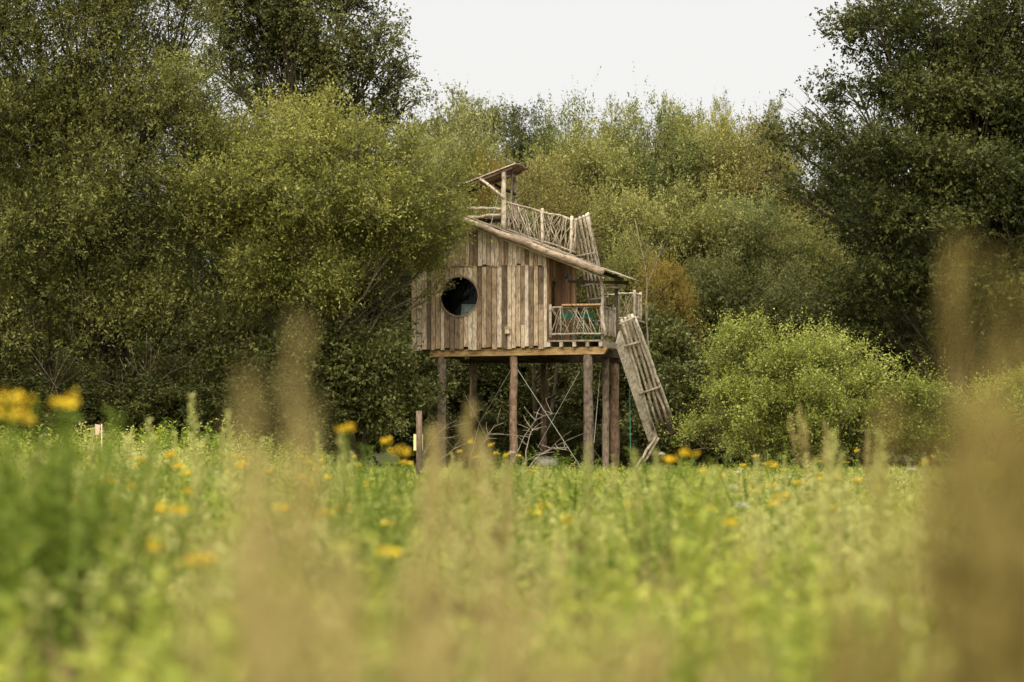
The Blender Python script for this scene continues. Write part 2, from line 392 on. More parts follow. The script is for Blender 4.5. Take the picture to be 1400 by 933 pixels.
# lapped roof boards
def roof_boards(u0, u1, v0, v1, sgn=1):
    s0 = u0; k = 0
    while s0 < u1 - .03:
        s1 = min(s0 + .2, u1); mb = MB(); slab(mb, s0 + .003, s1 + .015, v0 + rng.uniform(-.03, .03), v1, .053 + (.013 if k % 2 else 0), .02)
        mb.build('roof_board', M['grey_board'], roof_o); s0 = s1; k += 1
roof_boards(elft[0], pk[0] - .02, RV - .02, RB); roof_boards(pk[0] + .02, us_ - .02, RV - .02, RB)
roof_boards(us_, ue, RV - .02, .52); roof_boards(upst, ue, .53, 2.25)
for v_ in (.9, 1.8, 2.7, 3.6):     # rafters
    mb = MB().beam((pk[0], v_, roofline(pk[0]) - .06), (us_ - .1, v_, roofline(us_ - .1) - .06), .1, .13); mb.build('rafter', M['dark_wood'], roof_o)
MB().beam((us_ - .2, .3, roofline(us_ - .2) - .06), (ue - .1, .3, roofline(ue - .1) - .06), .09, .11).build('rafter', M['dark_wood'], roof_o)
def log(name, p0, p1, r0, r1, mat, par, n=10, segs=9, amp=.01):
    pth = wobble(p0, p1, segs, amp, rng); rad = np.linspace(r0, r1, segs) * (1 + rng.normal(0, .03, segs))
    return MB().tube(pth, rad, n).build(name, mat, par, smooth=False if n < 8 else True)
log('verge_log', (pk[0] - .05, RV - .1, slopeR(pk[0]) - .05), (er[0], RV - .1, slopeR(er[0]) - .06), .100, .118, M['log'], roof_o, 12, 12, .012)
log('verge_log', (elft[0] - .25, RV - .1, slopeL(elft[0] - .25) - .05), (pk[0] - .12, RV - .1, slopeL(pk[0] - .12) - .05), .11, .11, M['log'], roof_o, 12, 12, .012)
MB().beam((pk[0], RV - .01, slopeR(pk[0]) - .2), (er[0], RV - .01, slopeR(er[0]) - .2), .03, .05).build('verge_trim', M['frame'], roof_o)
MB().beam((us_ - .3, 1.15, roofline(ue) + .02), (ue - .12, 1.15, roofline(ue) - .05), .07, .09).build('eave_beam', M['dark_wood'], roof_o)

# deck
dR = L(822, 440, 0)[0]; dz = L(790, 465, 0)[2]; dk0, dk1 = .0, 2.6
deck = MB()
for x in (750, 767, 785, 803, 821):
    q = L(x, 468, -.05); MB().box(q[0] - .05, q[0] + .05, -.06, dk1, dz - .20, dz - .055).build('joist', M['pole'], house)
s0 = -.08
first = None
while s0 < dk1 - .03:
    s1 = min(s0 + .16, dk1)
    mb = MB().box(uR + .035, dR + rng.uniform(-.01, .03), s0 + .004, s1 - .004, dz - .05, dz)
    if first is None: first = mb.build('deck', M['grey_board'], house)
    else: mb.build('deck_plank', M['grey_board'], first)
    s0 = s1
# bearing beams on the posts
bz1, bz0 = L(700, 478, .3)[2], L(700, 487.5, .3)[2]
bl, br = L(590, 480, .3)[0], L(832, 477, .3)[0]
bz0r = L(820, 484.5, .3)[2]; bz1r = dz - .205
MB().prism([(bl, .12, bz0), (br - .12, .12, bz0r), (br, .12, bz0r + .18), (br + .0, .12, bz1r), (uR + .02, .12, bz1r), (bl, .12, bz1r - .05)], (0, .26, 0)).build('bearer', M['beam'], house)
MB().prism([(bl, 3.6, bz0 - .1), (dR, 3.6, bz0 - .1), (dR, 3.6, bz0 + .16), (bl, 3.6, bz0 + .16)], (0, .26, 0)).build('bearer', M['dark_wood'], house)
for u_ in np.linspace(bl + .3, uR - .2, 6):
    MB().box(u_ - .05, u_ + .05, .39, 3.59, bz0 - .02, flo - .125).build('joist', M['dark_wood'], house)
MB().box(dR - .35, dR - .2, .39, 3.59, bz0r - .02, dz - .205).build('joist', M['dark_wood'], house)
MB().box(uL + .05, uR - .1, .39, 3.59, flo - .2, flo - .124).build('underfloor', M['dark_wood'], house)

def post(x, v, ytop, r, mat, lean=0.):
    a = L(x, ytop, v); pth = wobble((a[0] + lean, v, -.3), (a[0], v, a[2]), 10, .012, rng)
    rad = np.linspace(r * 1.06, r * .94, 10) * (1 + rng.normal(0, .04, 10))
    return MB().tube(pth, rad, 12).build('stilt_post', mat, house, smooth=True)
post(604, .25, 487.3, .135, M['bark_grey']); post(702, .25, 487, .125, M['bark']); post(803.5, .25, 485, .150, M['bark_grey'], .04)
post(647, 3.72, 498, .12, M['bark']); post(743, 3.72, 498, .10, M['bark']); post(841, 3.72, 497, .145, M['bark'], -.02); post(828, 2.4, 487, .11, M['bark_grey'])

# bracing cables
def cable(p, q, r=.008):
    MB().tube([p, q], r, 5).build('brace_cable', M['cable'], house)
cable(L(700, 506, .25) + [0, -.13, 0], L(655, 580, 1.5)); cable(L(655, 580, 1.5), L(640, 640, 2.)); 
cable(L(708, 506, .25), L(800, 648, .25) + [0, -.02, 0]); cable(L(797, 508, .25) + [-.1, 0, 0], L(735, 612, 1.2))
cable(L(636, 540, 1.), L(668, 604, 2.)); cable(L(826, 507, 2.4) + [-.1, -.1, 0], L(812, 606, 1.)); cable(L(808, 610, .4), L(830, 640, 2.3))

# stick railings
def railing(pa0, pa1, pb0, pb1, nst, posts, par=house, r_rail=.029, r_st=.0105, cross=.30, prr=.042, mat=M['pole'], double=False):
    """pa: top rail ends, pb: bottom rail ends"""
    mb = MB(); n_ = 9
    mb.tube(wobble(pa0, pa1, n_, .014, rng), r_rail, 7); mb.tube(wobble(pb0, pb1, n_, .012, rng), r_rail, 7)
    if double: mb.tube(wobble(np.array(pa0) + [0, .05, .05], np.array(pa1) + [0, .05, -.02], n_, .025, rng), r_rail * .8, 7)
    ro = mb.build('railing', mat, par, smooth=True)
    pa0, pa1, pb0, pb1 = map(lambda q: np.array(q, float), (pa0, pa1, pb0, pb1))
    for t in posts:
        b = pb0 + (pb1 - pb0) * t; a = pa0 + (pa1 - pa0) * t
        MB().tube(wobble(b - [0, 0, .08], a + (a - b) / np.linalg.norm(a - b) * .1, 6, .008, rng), prr, 8).build('railing_post', mat, ro, smooth=True)
    for k in range(nst):
        t0 = (k + rng.uniform(.2, .8)) / nst; t1 = t0 + rng.choice([-1, 1]) * rng.uniform(0, cross) / max(1, np.linalg.norm(pa1 - pa0)) * 1.6
        t1 = min(max(t1, .01), .99)
        b = pb0 + (pb1 - pb0) * t0; a = pa0 + (pa1 - pa0) * t1; d = rng.choice([-.02, .02])
        MB().tube(wobble(b + [0, d, -.03], a + [0, d, .04], 5, .012, rng), np.linspace(1, .75, 5) * r_st * rng.uniform(.75, 1.35), 5).build('stick', mat, ro, smooth=True)
    return ro
# deck front, deck side, landing
railing(L(751, 421, -.03), L(823, 419.5, -.03), L(751, 458, -.03), L(829, 455.5, -.03), 26, (0.02, .98), cross=.35, prr=.046)
c0 = L(823, 419.5, 0); c1 = L(841, 424, 1.75); e0 = L(823, 457, 0); e1 = L(841, 463, 1.75)
railing((dR, .05, c0[2]), (dR + .02, 1.9, c0[2] - .02), (dR, .05, e0[2]), (dR + .02, 1.9, e0[2]), 26, (1.0,), cross=.06)
ln = L(822, 405, 3.0); lf = L(868, 401, 3.0)
railing(ln, lf, L(822, 436, 3.0), L(868, 434, 3.0), 14, (0.02, .5, .98), cross=.3)
railing(lf + [0, .02, 0], lf + [.0, .9, -.02], L(868, 434, 3.0) + [0, .02, 0], L(868, 434, 3.0) + [0, .9, 0], 9, (1.,), cross=.05)
lz = L(845, 438, 3.0)[2]
s0 = L(822, 436, 2.6)[0]
land = None
for k, v_ in enumerate(np.arange(2.62, 3.95, .165)):
    mb = MB().box(dR - .9, lf[0] + .12, v_ + .004, v_ + .16, lz - .05, lz)
    if land is None: land = mb.build('landing', M['grey_board'], house)
    else: mb.build('landing_plank', M['grey_board'], land)
for u_ in (dR - .7, dR + .02, lf[0] - .1):
    MB().box(u_ - .05, u_ + .05, 2.66, 3.9, lz - .17, lz - .055).build('joist', M['grey_board'], house)
for u_ in (dR - .7, dR + .02):
    MB().tube([(u_, 3.72, bz0 + .1), (u_, 3.72, lz - .175)], .07, 8).build('landing_post', M['bark_grey'], house, smooth=True)
# eave post and crossbar
q = L(841, 430, 1.9)
MB().tube(wobble((q[0] + .02, 1.98, dz + .0), (q[0], 1.98, roofline(q[0]) + .01), 8, .012, rng), .06, 9).build('eave_post', M['bark_grey'], house, smooth=True)
MB().tube([L(830, 394, 1.86), L(855, 393, 1.86)], .035, 7).build('crossbar', M['pole'], house, smooth=True)
q = L(823.5, 420, .12)
log('eave_post', (q[0], .12, dz), (q[0] - .02, .12, roofline(q[0]) - .0), .05, .045, M['pole'], house, 9, 8, .015)
# counter top on the front rail
ct = MB(); qa, qb = L(768, 418, -.14), L(821, 418, -.14)
ct.box(qa[0], qb[0], -.16, .12, qa[2] - .005, qa[2] + .045); ct.build('counter_top', M['plank_red'], house)
# wall lamp
q = L(782, 379, 2.2)
lp = MB().tube([(uR + .02, 2.2, q[2] + .14), (uR + .10, 2.2, q[2] + .16), (uR + .16, 2.2, q[2] + .11)], .018, 6)
lo_ = lp.build('wall_lamp', M['lamp'], house, smooth=True)
MB().tube([(uR + .16, 2.2, q[2] + .12), (uR + .16, 2.2, q[2] + .06), (uR + .16, 2.2, q[2] - .06)], [.03, .07, .10], 12).build('lamp_shade', M['lamp'], lo_, smooth=True)

# folding chairs on the deck
def chair(x, v, rz, label):
    q = L(x, 430, v); r = empty('folding_chair', O3 + U3 * q[0] + V3 * v + np.array([0, 0, dz]), -PHI + rz)
    tag(r, label, 'chair', 'green folding chairs on the deck')
    for k in range(3): MB().box(-.21, .21, -.2 + k * .13, -.09 + k * .13, .445, .465).build('seat_slat', M['green_paint'], r)
    for z0 in (.66, .77): MB().prism([(-.21, -.235, z0), (.21, -.235, z0), (.21, -.25, z0 + .09), (-.21, -.25, z0 + .09)], (0, .018, 0)).build('back_slat', M['green_paint'], r)
    for sx in (-.215, .215):
        MB().tube([(sx, .24, 0), (sx, -.12, .44), (sx, -.235, .87)], .013, 6).build('back_leg', M['green_paint'], r)
        MB().tube([(sx * .9, -.24, 0), (sx * .9, .19, .44)], .013, 6).build('front_leg', M['green_paint'], r)
chair(777, .62, .1, 'green folding chair on the deck nearer the cabin wall')
chair(806, .70, -.15, 'green folding chair on the deck nearer the slatted stair')

# rooftop lookout: railing, posts, sloping board canopy
RVv = .5
railing(L(688, 276, RVv), L(789, 302, RVv), L(690, 313, RVv), L(787, 345, RVv), 64, (0.01, .53, .93), cross=.55, r_st=.0105, double=True, prr=.048)
railing(L(641, 286, RVv), L(688, 285, RVv), L(641, 297, RVv), L(688, 294, RVv), 0, (), r_rail=.045)
def lp_(x, y, v): return L(x, y, v)
can_v0, can_v1 = .30, 1.95
cA, cB = L(600, 263.5, can_v0), L(705, 222.5, can_v0)
cz = lin(cA, cB)
cpar = MB().beam((cA[0] + .1, can_v0 + .12, cz(cA[0] + .1) - .075), (cB[0] - .15, can_v0 + .12, cz(cB[0] - .15) - .075), .07, .08).build('canopy', M['canopy'], house)
MB().beam((cA[0] + .1, can_v1 - .25, cz(cA[0] + .1) - .075), (cB[0] - .15, can_v1 - .25, cz(cB[0] - .15) - .075), .07, .08).build('purlin', M['canopy'], cpar)
s0 = can_v0; k = 0
while s0 < can_v1 - .02:
    s1 = s0 + .165; e = rng.uniform(-.03, .06)
    mid = (s0 + s1) / 2; ring = []
    for a in np.linspace(0, math.pi, 7): ring.append((0, mid + .08 * math.cos(a), .05 * math.sin(a)))
    ua, ub = cA[0] - e, cB[0] + e
    poly = [(ua, y_, cz(ua) - .033 + z_) for _, y_, z_ in ring]
    MB().prism(poly, (ub - ua, 0, cz(ub) - cz(ua))).build('canopy_slab', M['canopy'] if k else M['grey_board'], cpar); s0 = s1; k += 1
def cpost(x, v, yb, yt, r, mat=M['pole'], xt=None):
    a, b = L(x, yb, v), L(xt or x, yt, v)
    MB().tube(wobble(a, b, 7, .01, rng), np.linspace(r * 1.1, r * .9, 7), 9).build('canopy_post', mat, house, smooth=True)
cpost(688.5, .45, 318, 232, .075); cpost(704.5, 1.75, 318, 236, .065, M['bark_grey'], 702.5); cpost(699.5, 1.1, 318, 232, .035); cpost(612, .45, 305, 261, .075); cpost(628, 1.75, 305, 259, .065)
def strut(p, q, r, mat=M['pole']): MB().tube(wobble(p, q, 5, .008, rng), r, 8).build('strut', mat, house, smooth=True)
strut(L(690, 271, .36), L(656, 244, .36), .045); strut(L(705, 266, 1.68), L(677, 253, 1.68), .05, M['dark_wood']); strut(L(703, 272, 1.75), L(707, 269, 1.1), .03)
strut(L(687, 242, .45), L(704, 240, 1.75), .045); strut(L(634, 266, 1.66), L(662, 253, 1.66), .05, M['dark_wood'])
cable(L(681, 268, .44), L(671, 308, .44), .008)
pz = L(665, 297, .5)[2]
lk = None
for v_ in np.arange(.55, 2.0, .165):
    mb = MB().box(L(600, 297, .5)[0], L(700, 297, .5)[0], v_ + .004, v_ + .16, pz - .04, pz)
    if lk is None: lk = mb.build('lookout_floor', M['grey_board'], house)
    else: mb.build('floor_plank', M['grey_board'], lk)
for u_ in (L(606, 297, .5)[0], L(650, 297, .5)[0]):
    for v_ in (.7, 1.75): MB().box(u_ - .05, u_ + .05, v_ - .05, v_ + .05, roofline(u_) + .05, pz - .045).build('floor_bearer', M['dark_wood'], house)

# upper stair: poles and battens running from the deck up to the lookout
st = None
def pole(p, q, r, name, par, mat=M['pole'], taper=.85):
    return MB().tube(wobble(p, q, 8, .012, rng), np.linspace(r, r * taper, 8), 8).build(name, mat, par, smooth=True)
tops = [(783, 300), (787.5, 299), (792.5, 297), (797.5, 295), (802, 293), (804, 291)]
bots = [(806, 420), (811, 420), (816.5, 419), (822, 419), (827.5, 418), (832, 417)]
for k, (a, b) in enumerate(zip(tops, bots)):
    va, vb = .75 + k * .05, 2.45 + k * .05
    if st is None: st = pole(L(*a, va), L(*b, vb), .05, 'upper_stair', house)
    else: pole(L(*a, va), L(*b, vb), (.048, .036)[k % 2], 'stair_pole', st, M['pale_pole'])
for (xa, ya, xb, yb, vv_) in ((783, 303, 806, 294, .8), (787, 351, 812, 346, 1.45), (794, 392, 822, 386, 2.0), (798, 412, 832, 406, 2.4)):
    MB().tube([L(xa, ya, vv_ - .12), L(xb, yb, vv_ - .0)], .03, 7).build('batten', M['grey_board'], st, smooth=True)
for k in range(9):
    t = (k + .5) / 9; a = np.array(L(784, 302, 1.1)) * (1 - t) + np.array(L(806, 424, 2.8)) * t
    MB().box(a[0] + .04, a[0] + .72, a[1] + .02, a[1] + .24, a[2] - .03, a[2] + .01).build('tread', M['dark_wood'], st)

# lower stair down to the meadow
def S(x, y, Y):
    q = P(x, y, Y) - O3; return np.array([np.dot(q, U3), np.dot(q, V3), q[2]])
s2 = MB(); Yt, Yb = 72.75, 75.0
a0, a1, b0, b1 = S(841, 470, Yt), S(851, 434, Yt), S(886.5, 604, Yb), S(900, 598, Yb)
pdir = np.array([.03, .05, 0])
s2.prism([a0, S(846.5, 452, Yt), S(896, 594, Yb), b0], (.05, .03, 0))
st2 = s2.build('lower_stair', M['pale_pole'], house)
tp = [(849.5, 437, 72.65), (854.5, 434, 72.62), (859, 431, 72.6), (863.5, 430, 72.58), (867.5, 434, 72.55)]
bt = [(893, 588, 74.8), (900, 585, 74.75), (907, 581, 74.7), (912.5, 577, 74.7), (918, 570, 74.65)]
for k, (a, b) in enumerate(zip(tp, bt)):
    pole(S(*a), S(*b), (.052, .042, .05, .045)[k % 4], 'stair_pole', st2, M['pale_pole'])
for xa, ya, xb, yb, t in ((853, 474, 876, 467, .25), (867, 541, 903, 529, .72), (846, 444, 868, 434, .02)):
    Yy = 72.5 + (74.6 - 72.5) * t
    MB().tube([S(xa, ya, Yy + .02), S(xb, yb, Yy - .08)], .035, 7).build('batten', M['grey_board'], st2, smooth=True)
for k in range(12):
    t = (k + .3) / 12; a = S(844, 462, 73.25) * (1 - t) + S(890, 602, 75.5) * t
    MB().box(a[0] + .08, a[0] + .68, a[1] + .03, a[1] + .27, a[2] + .02, a[2] + .06).build('tread', M['dark_wood'], st2)
s2r = MB().prism([S(866, 464, 73.6), S(871, 448, 73.6), S(921, 588, 75.8), S(916, 600, 75.8)], (.04, .02, 0)); s2r.build('stringer', M['dark_wood'], st2)
pole(S(897, 596, 74.9), S(866, 644, 74.3), .05, 'prop', st2); pole(S(900, 599, 75.0), S(872, 646, 74.6), .045, 'prop', st2)
MB().prism([S(848, 442, 72.9), S(862, 438, 72.9), S(880, 500, 73.9), S(866, 506, 73.9)], (.02, .03, 0)).build('landing_board', M['frame'], st2)
# rope hanging beside the stair
rp_ = MB().tube([P(860, 484, 74.2), P(861, 540, 74.2), P(862, 628, 74.2)], .012, 5).build('hanging_rope', M['rope'])
tag(rp_, 'thin green rope hanging down behind the lower stair', 'rope')

# ------------------------------------------------------------------ foliage
def unit(a): return a / (np.linalg.norm(a, axis=-1, keepdims=True) + 1e-9)
def leaf_mesh(name, pos, dirv, nrm, Ln, Wd, tone, mat, fat=.45):
    n = len(pos); side = unit(np.cross(dirv, nrm)); Ln = Ln[:, None]; Wd = Wd[:, None]
    mid = pos + dirv * Ln * fat
    vt = np.empty((n, 4, 3), np.float32)
    up = np.cross(side, dirv)
    vt[:, 0] = pos; vt[:, 1] = mid - side * Wd * .5 + up * Wd * .12; vt[:, 2] = pos + dirv * Ln - up * Ln * .08; vt[:, 3] = mid + side * Wd * .5 + up * Wd * .12
    me = bpy.data.meshes.new(name)
    me.vertices.add(n * 4); me.vertices.foreach_set('co', vt.ravel())
    me.loops.add(n * 4); me.loops.foreach_set('vertex_index', np.arange(n * 4, dtype=np.int32))
    me.polygons.add(n); me.polygons.foreach_set('loop_start', np.arange(0, n * 4, 4, dtype=np.int32))
    at = me.attributes.new('tone', 'FLOAT', 'FACE'); at.data.foreach_set('value', tone.astype(np.float32))
    me.materials.append(mat); me.update(calc_edges=True)
    return me
def noise3(p, rg, scale, n=7):
    k = rg.normal(0, 1, (n, 3)) * scale; ph = rg.uniform(0, 6.28, n)
    return np.sin(p @ k.T + ph).sum(1) / math.sqrt(n / 2)
def rand_dir(rg, n): return unit(rg.normal(0, 1, (n, 3)))

def foliage(name, subs, subc, nshoot, K, Ln, Wd, mat, rg, slen=.6, updir=.35, droop=.12, gap=-.55, gscale=1.3, twig_mat=None, twig_frac=.12, tonebias=0., spray=.07):
    """leafy shoots growing out of small clumps; subs: n x 4 (centre, radius), subc: lump centres"""
    wgt = subs[:, 3] ** 2; idx = rg.choice(len(subs), nshoot, p=wgt / wgt.sum())
    c = subs[idx, :3]; r = subs[idx, 3:4]
    d = rand_dir(rg, nshoot); d[:, 2] = d[:, 2] * .9 + .12
    pos = c + d * r * rg.uniform(.15, 1, (nshoot, 1)) ** .6
    keep = noise3(pos, rg, gscale) * .7 + noise3(pos, rg, gscale * 2.6) * .7 > gap
    pos, d, idx = pos[keep], d[keep], idx[keep]; S_ = len(pos)
    sd_ = unit(d * .7 + unit(pos - subc[idx]) * .5 + np.array([0, 0, updir]) + rg.normal(0, .45, (S_, 3)))
    ln = slen * rg.uniform(.5, 1.35, (S_, 1)) * np.where(rg.random((S_, 1)) < spray, rg.uniform(1.4, 2.1, (S_, 1)), 1)
    stone = rg.normal(0, .15, S_) + noise3(pos, rg, .5) * .12 + rg.normal(0, .13, len(subs))[idx]
    t = (np.arange(K) + .6) / K
    lp = pos[:, None, :] + sd_[:, None, :] * (ln[:, :, None] * t[None, :, None]); lp[..., 2] -= droop * (ln * t[None, :] ** 2)
    lp = lp.reshape(-1, 3) + rg.normal(0, .03, (S_ * K, 3))
    ldir = unit(np.repeat(sd_, K, 0) * .55 + rand_dir(rg, S_ * K) * .9 + np.array([0, 0, -.15]))
    nrm = unit(np.array([0, 0, .7]) + np.repeat(rand_dir(rg, S_), K, 0) * .6 + rand_dir(rg, S_ * K) * .5)
    sc_ = np.clip(rg.lognormal(-.06, .28, S_ * K), .45, 1.7)
    tone = np.clip(.5 + tonebias + np.repeat(stone, K) + rg.normal(0, .09, S_ * K), 0, 1)
    me = leaf_mesh(name, lp, ldir, nrm, Ln * sc_, Wd * sc_, tone, mat)
    tw = None
    if twig_mat is not None:
        s_ = rg.random(S_) < twig_frac; p0 = pos[s_] - sd_[s_] * .25; p1 = pos[s_] + sd_[s_] * ln[s_]; p1[:, 2] -= droop * ln[s_][:, 0]
        n = len(p0); a = unit(np.cross(sd_[s_], rand_dir(rg, n))); b = np.cross(sd_[s_], a); rr = .009
        v = np.empty((n, 4, 3), np.float32); v[:, 0] = p0 + a * rr; v[:, 1] = p0 + (-.5 * a + .87 * b) * rr; v[:, 2] = p0 + (-.5 * a - .87 * b) * rr; v[:, 3] = p1
        f = np.array([[0, 1, 3], [1, 2, 3], [2, 0, 3]])[None] + (np.arange(n) * 4)[:, None, None]
        tw = (v.reshape(-1, 3), f.reshape(-1, 3))
    return me, tw

def bez(p0, p1, p2, n):
    t = np.linspace(0, 1, n)[:, None]; return (1 - t) ** 2 * p0 + 2 * t * (1 - t) * p1 + t * t * p2

def build_tree(name, label, cat, base, lumps, nleaf, K, Ln, Wd, leafm, barkm, seed, trunk_r=.25, group=None, slen=.6, updir=.35, droop=.12,
               gap=-.55, gscale=1.3, nsub=14, twig_frac=.12, subr=.40, fork=.35, stems=1, inner=.25, tonebias=0., crown_name='crown', limb=.012, spray=.07, reach_max=1.22, sag=.12):
    rg = np.random.default_rng(seed); base = np.array(base, float)
    lumps = np.array(lumps, float); lumps[:, :3] -= base
    root = empty(name, base); tag(root, label, cat, group)
    subs = []; subc = []; br = MB(); lim = MB()
    top = lumps[:, 2].max(); cen = lumps[:, :3].mean(0)
    trunks = []
    for s_ in range(stems):
        ang = rg.uniform(0, 6.28); bo = np.array([math.cos(ang), math.sin(ang), 0]) * (.0 if stems == 1 else .35)
        tp_ = np.array([cen[0] * .8, cen[1] * .8, top * .8]) if stems == 1 else np.array([lumps[rg.integers(len(lumps))][0] * .6, cen[1] * .6, top * .75])
        mid = np.array([bo[0] + .2 * tp_[0], bo[1] + .2 * tp_[1], tp_[2] * .5])
        pth = bez(bo - [0, 0, .3], mid, tp_, 14) + rg.normal(0, .03, (14, 3)) * np.linspace(0, 1, 14)[:, None] * 2
        lim.tube(pth, np.linspace(trunk_r * 1.15, trunk_r * .18, 14) * (1 + .35 * np.exp(-np.linspace(0, 9, 14))), 9); trunks.append(pth)
    tr = lim.build('trunk', barkm, root, smooth=True)
    for lx, ly, lz, rx, ry, rz in lumps:
        c = np.array([lx, ly, lz]); rm = (rx + ry + rz) / 3
        pth = trunks[rg.integers(len(trunks))]
        h = np.clip((lz - rm * .6) * rg.uniform(fork, .8), .4, top * .78); i = int(np.argmin(np.abs(pth[:, 2] - h))); s0 = pth[i]
        m_ = s0 + (c - s0) * .5 + np.array([0, 0, .12 * np.linalg.norm(c - s0)]) * rg.uniform(-.6, 1) + rg.normal(0, .09, 3) * np.linalg.norm(c - s0)
        lp = bez(s0, m_, c, 9) + rg.normal(0, .05, (9, 3)) * np.linspace(0, 1, 9)[:, None]
        r0 = min(trunk_r * .55, .02 + limb * np.linalg.norm(c - s0)); br.tube(lp, np.linspace(r0, r0 * .35, 9), 6)
        ns = max(6, int(nsub * (rm / 1.8) ** 1.2))
        for k in range(ns):
            d = rand_dir(rg, 1)[0]
            if d[2] < -.3: d[2] *= -.6
            d = d / np.linalg.norm(d)
            reach = rg.uniform(.6, .85) if rg.random() < inner else rg.uniform(.85, reach_max)
            q = c + d * np.array([rx, ry, rz]) * reach; q[2] -= sag * rm * (d[0] ** 2 + d[1] ** 2) * rg.uniform(0, 1)
            s1 = lp[rg.integers(4, 9)]; m1 = (s1 + q) / 2 + rg.normal(0, .10 * rm, 3) + np.array([0, 0, .16 * rm])
            bp_ = bez(s1, m1, q, 7); br.tube(bp_, np.linspace(max(.010, r0 * .3), .005, 7), 4, cap=False)
            for t_, rf in ((3, 1.15), (4, 1.0), (5, .78), (6, .5)):
                subs.append([*bp_[t_], rm * subr * .82 * rf * rg.uniform(.75, 1.2)]); subc.append(c)
    subs = np.array(subs); subc = np.array(subc)
    me, tw = foliage(crown_name, subs, subc, nleaf // K, K, Ln, Wd, leafm, rg, slen, updir, droop, gap, gscale, barkm, twig_frac, tonebias, spray)
    if tw is not None: 
        n = len(br.v); br.v += [tuple(q) for q in tw[0].tolist()]; br.f += [tuple(q) for q in (tw[1] + n).tolist()]
    br.build('branches', barkm, root, smooth=True)
    link(bpy.data.objects.new(crown_name, me), root)
    return root

def px(lst, dy=1.0, ground_clip=True):
    """(x, y, radius on the picture, depth) -> ellipsoids in metres"""
    o = []
    for x, y, r, Yd, *asp in lst:
        q = P(x, y, Yd); rm = r * Yd / FPX; az_ = asp[0] if asp else 1.
        o.append([q[0], q[1], q[2], rm, rm * dy, rm * az_])
    return o

LM = {}
LM['willow_dark'] = leaf_mat('leaf_willow_olive_shaded', (0.063, 0.072, 0.024), (0.134, 0.140, 0.042), (0.258, 0.257, 0.096), trans=.30)  # darker willow leaf, shade on the left tree is put into the colour
LM['willow'] = leaf_mat('leaf_willow_yellow', (0.099, 0.109, 0.030), (0.220, 0.224, 0.062), (0.384, 0.367, 0.140), trans=.34)
LM['shrub'] = leaf_mat('leaf_dark_shrub', (.038, .046, .015), (.075, .084, .024), (.150, .155, .060), trans=.25, spec=.22)
LM['oak'] = leaf_mat('leaf_oak', (0.025, 0.034, 0.012), (0.049, 0.058, 0.019), (0.098, 0.102, 0.034), trans=.26)
LM['oak_far'] = leaf_mat('leaf_oak_far', (0.067, 0.078, 0.034), (0.127, 0.136, 0.055), (0.224, 0.218, 0.098), trans=.3)
LM['sallow'] = leaf_mat('leaf_sallow', (0.095, 0.102, 0.036), (0.191, 0.192, 0.063), (0.319, 0.306, 0.128), trans=.32)  # leaf tones lifted, standing in for haze over the wood
LM['pale'] = leaf_mat('leaf_pale_willow', (0.132, 0.138, 0.055), (0.230, 0.232, 0.098), (0.345, 0.339, 0.172), trans=.3)
LM['amber'] = leaf_mat('leaf_amber', (0.099, 0.080, 0.024), (0.180, 0.137, 0.035), (0.261, 0.198, 0.054), trans=.35)
LM['bright'] = leaf_mat('leaf_bright_bush', (0.106, 0.132, 0.029), (0.237, 0.264, 0.065), (0.423, 0.430, 0.156), trans=.36)
LM['sallow_green'] = leaf_mat('leaf_sallow_green', (0.073, 0.089, 0.035), (0.145, 0.164, 0.062), (0.248, 0.258, 0.119), trans=.32)
LM['sallow_brown'] = leaf_mat('leaf_sallow_brown', (0.102, 0.091, 0.032), (0.183, 0.161, 0.054), (0.288, 0.252, 0.102), trans=.32)
LM['under'] = leaf_mat('leaf_undergrowth', (0.024, 0.029, 0.010), (0.046, 0.051, 0.016), (0.088, 0.088, 0.030), trans=.25)  # very dark leaves, the gloom under the trees is put into their colour

W1 = [(60, -90, 120, 70.5), (190, -80, 100, 71), (-60, -10, 110, 70), (275, -20, 60, 72), (40, 30, 115, 70), (165, 20, 105, 71), (255, 70, 70, 72), (-60, 150, 120, 70), (50, 190, 125, 69.5), (185, 165, 115, 70), (290, 165, 75, 71),
      (-50, 320, 120, 69.5), (70, 340, 120, 68.5), (200, 310, 110, 69), (20, 440, 90, 69), (150, 440, 85, 69.5), (250, 420, 80, 69.5), (270, 520, 60, 70), (-70, 470, 90, 69), (200, 530, 65, 70.5), (60, 540, 60, 71), (-20, 540, 60, 70.5), (320, 470, 60, 70)]
build_tree('willow_tree', 'tall olive-leaved willow beside the yellower willow, reaching past the top of the picture', 'tree', (*P(150, 640, 71)[:2], 0), px(W1, 1.1), 380000, 12, .098, .043, LM['willow_dark'], M['branch'], 11,
           trunk_r=.15, stems=5, slen=.75, updir=.45, nsub=15, twig_frac=.2, gap=-1.0)
W2 = [(345, 210, 75, 70), (420, 215, 75, 69.5), (500, 215, 62, 69.5), (565, 225, 45, 69.8), (600, 265, 40, 70), (610, 315, 30, 70.6), (330, 300, 85, 69), (430, 300, 80, 68.6), (520, 300, 65, 68.8), (575, 305, 45, 69.6),
      (360, 390, 75, 69), (440, 395, 55, 69), (612, 285, 30, 71), (628, 318, 17, 71.6), (588, 325, 34, 70.8), (612, 345, 20, 71.5), (560, 350, 30, 70.6), (590, 362, 18, 71.4), (618, 392, 9, 71.9), (600, 385, 7, 71.8)]
build_tree('willow_tree', 'yellow-green willow leaning its branches over the plank cabin', 'tree', (*P(375, 640, 70)[:2], 0), px(W2, 1.1), 235000, 12, .092, .040, LM['willow'], M['branch_pale'], 12,
           trunk_r=.10, stems=4, slen=.7, updir=.4, nsub=15, twig_frac=.22, gap=-.95, fork=.2, limb=.006)
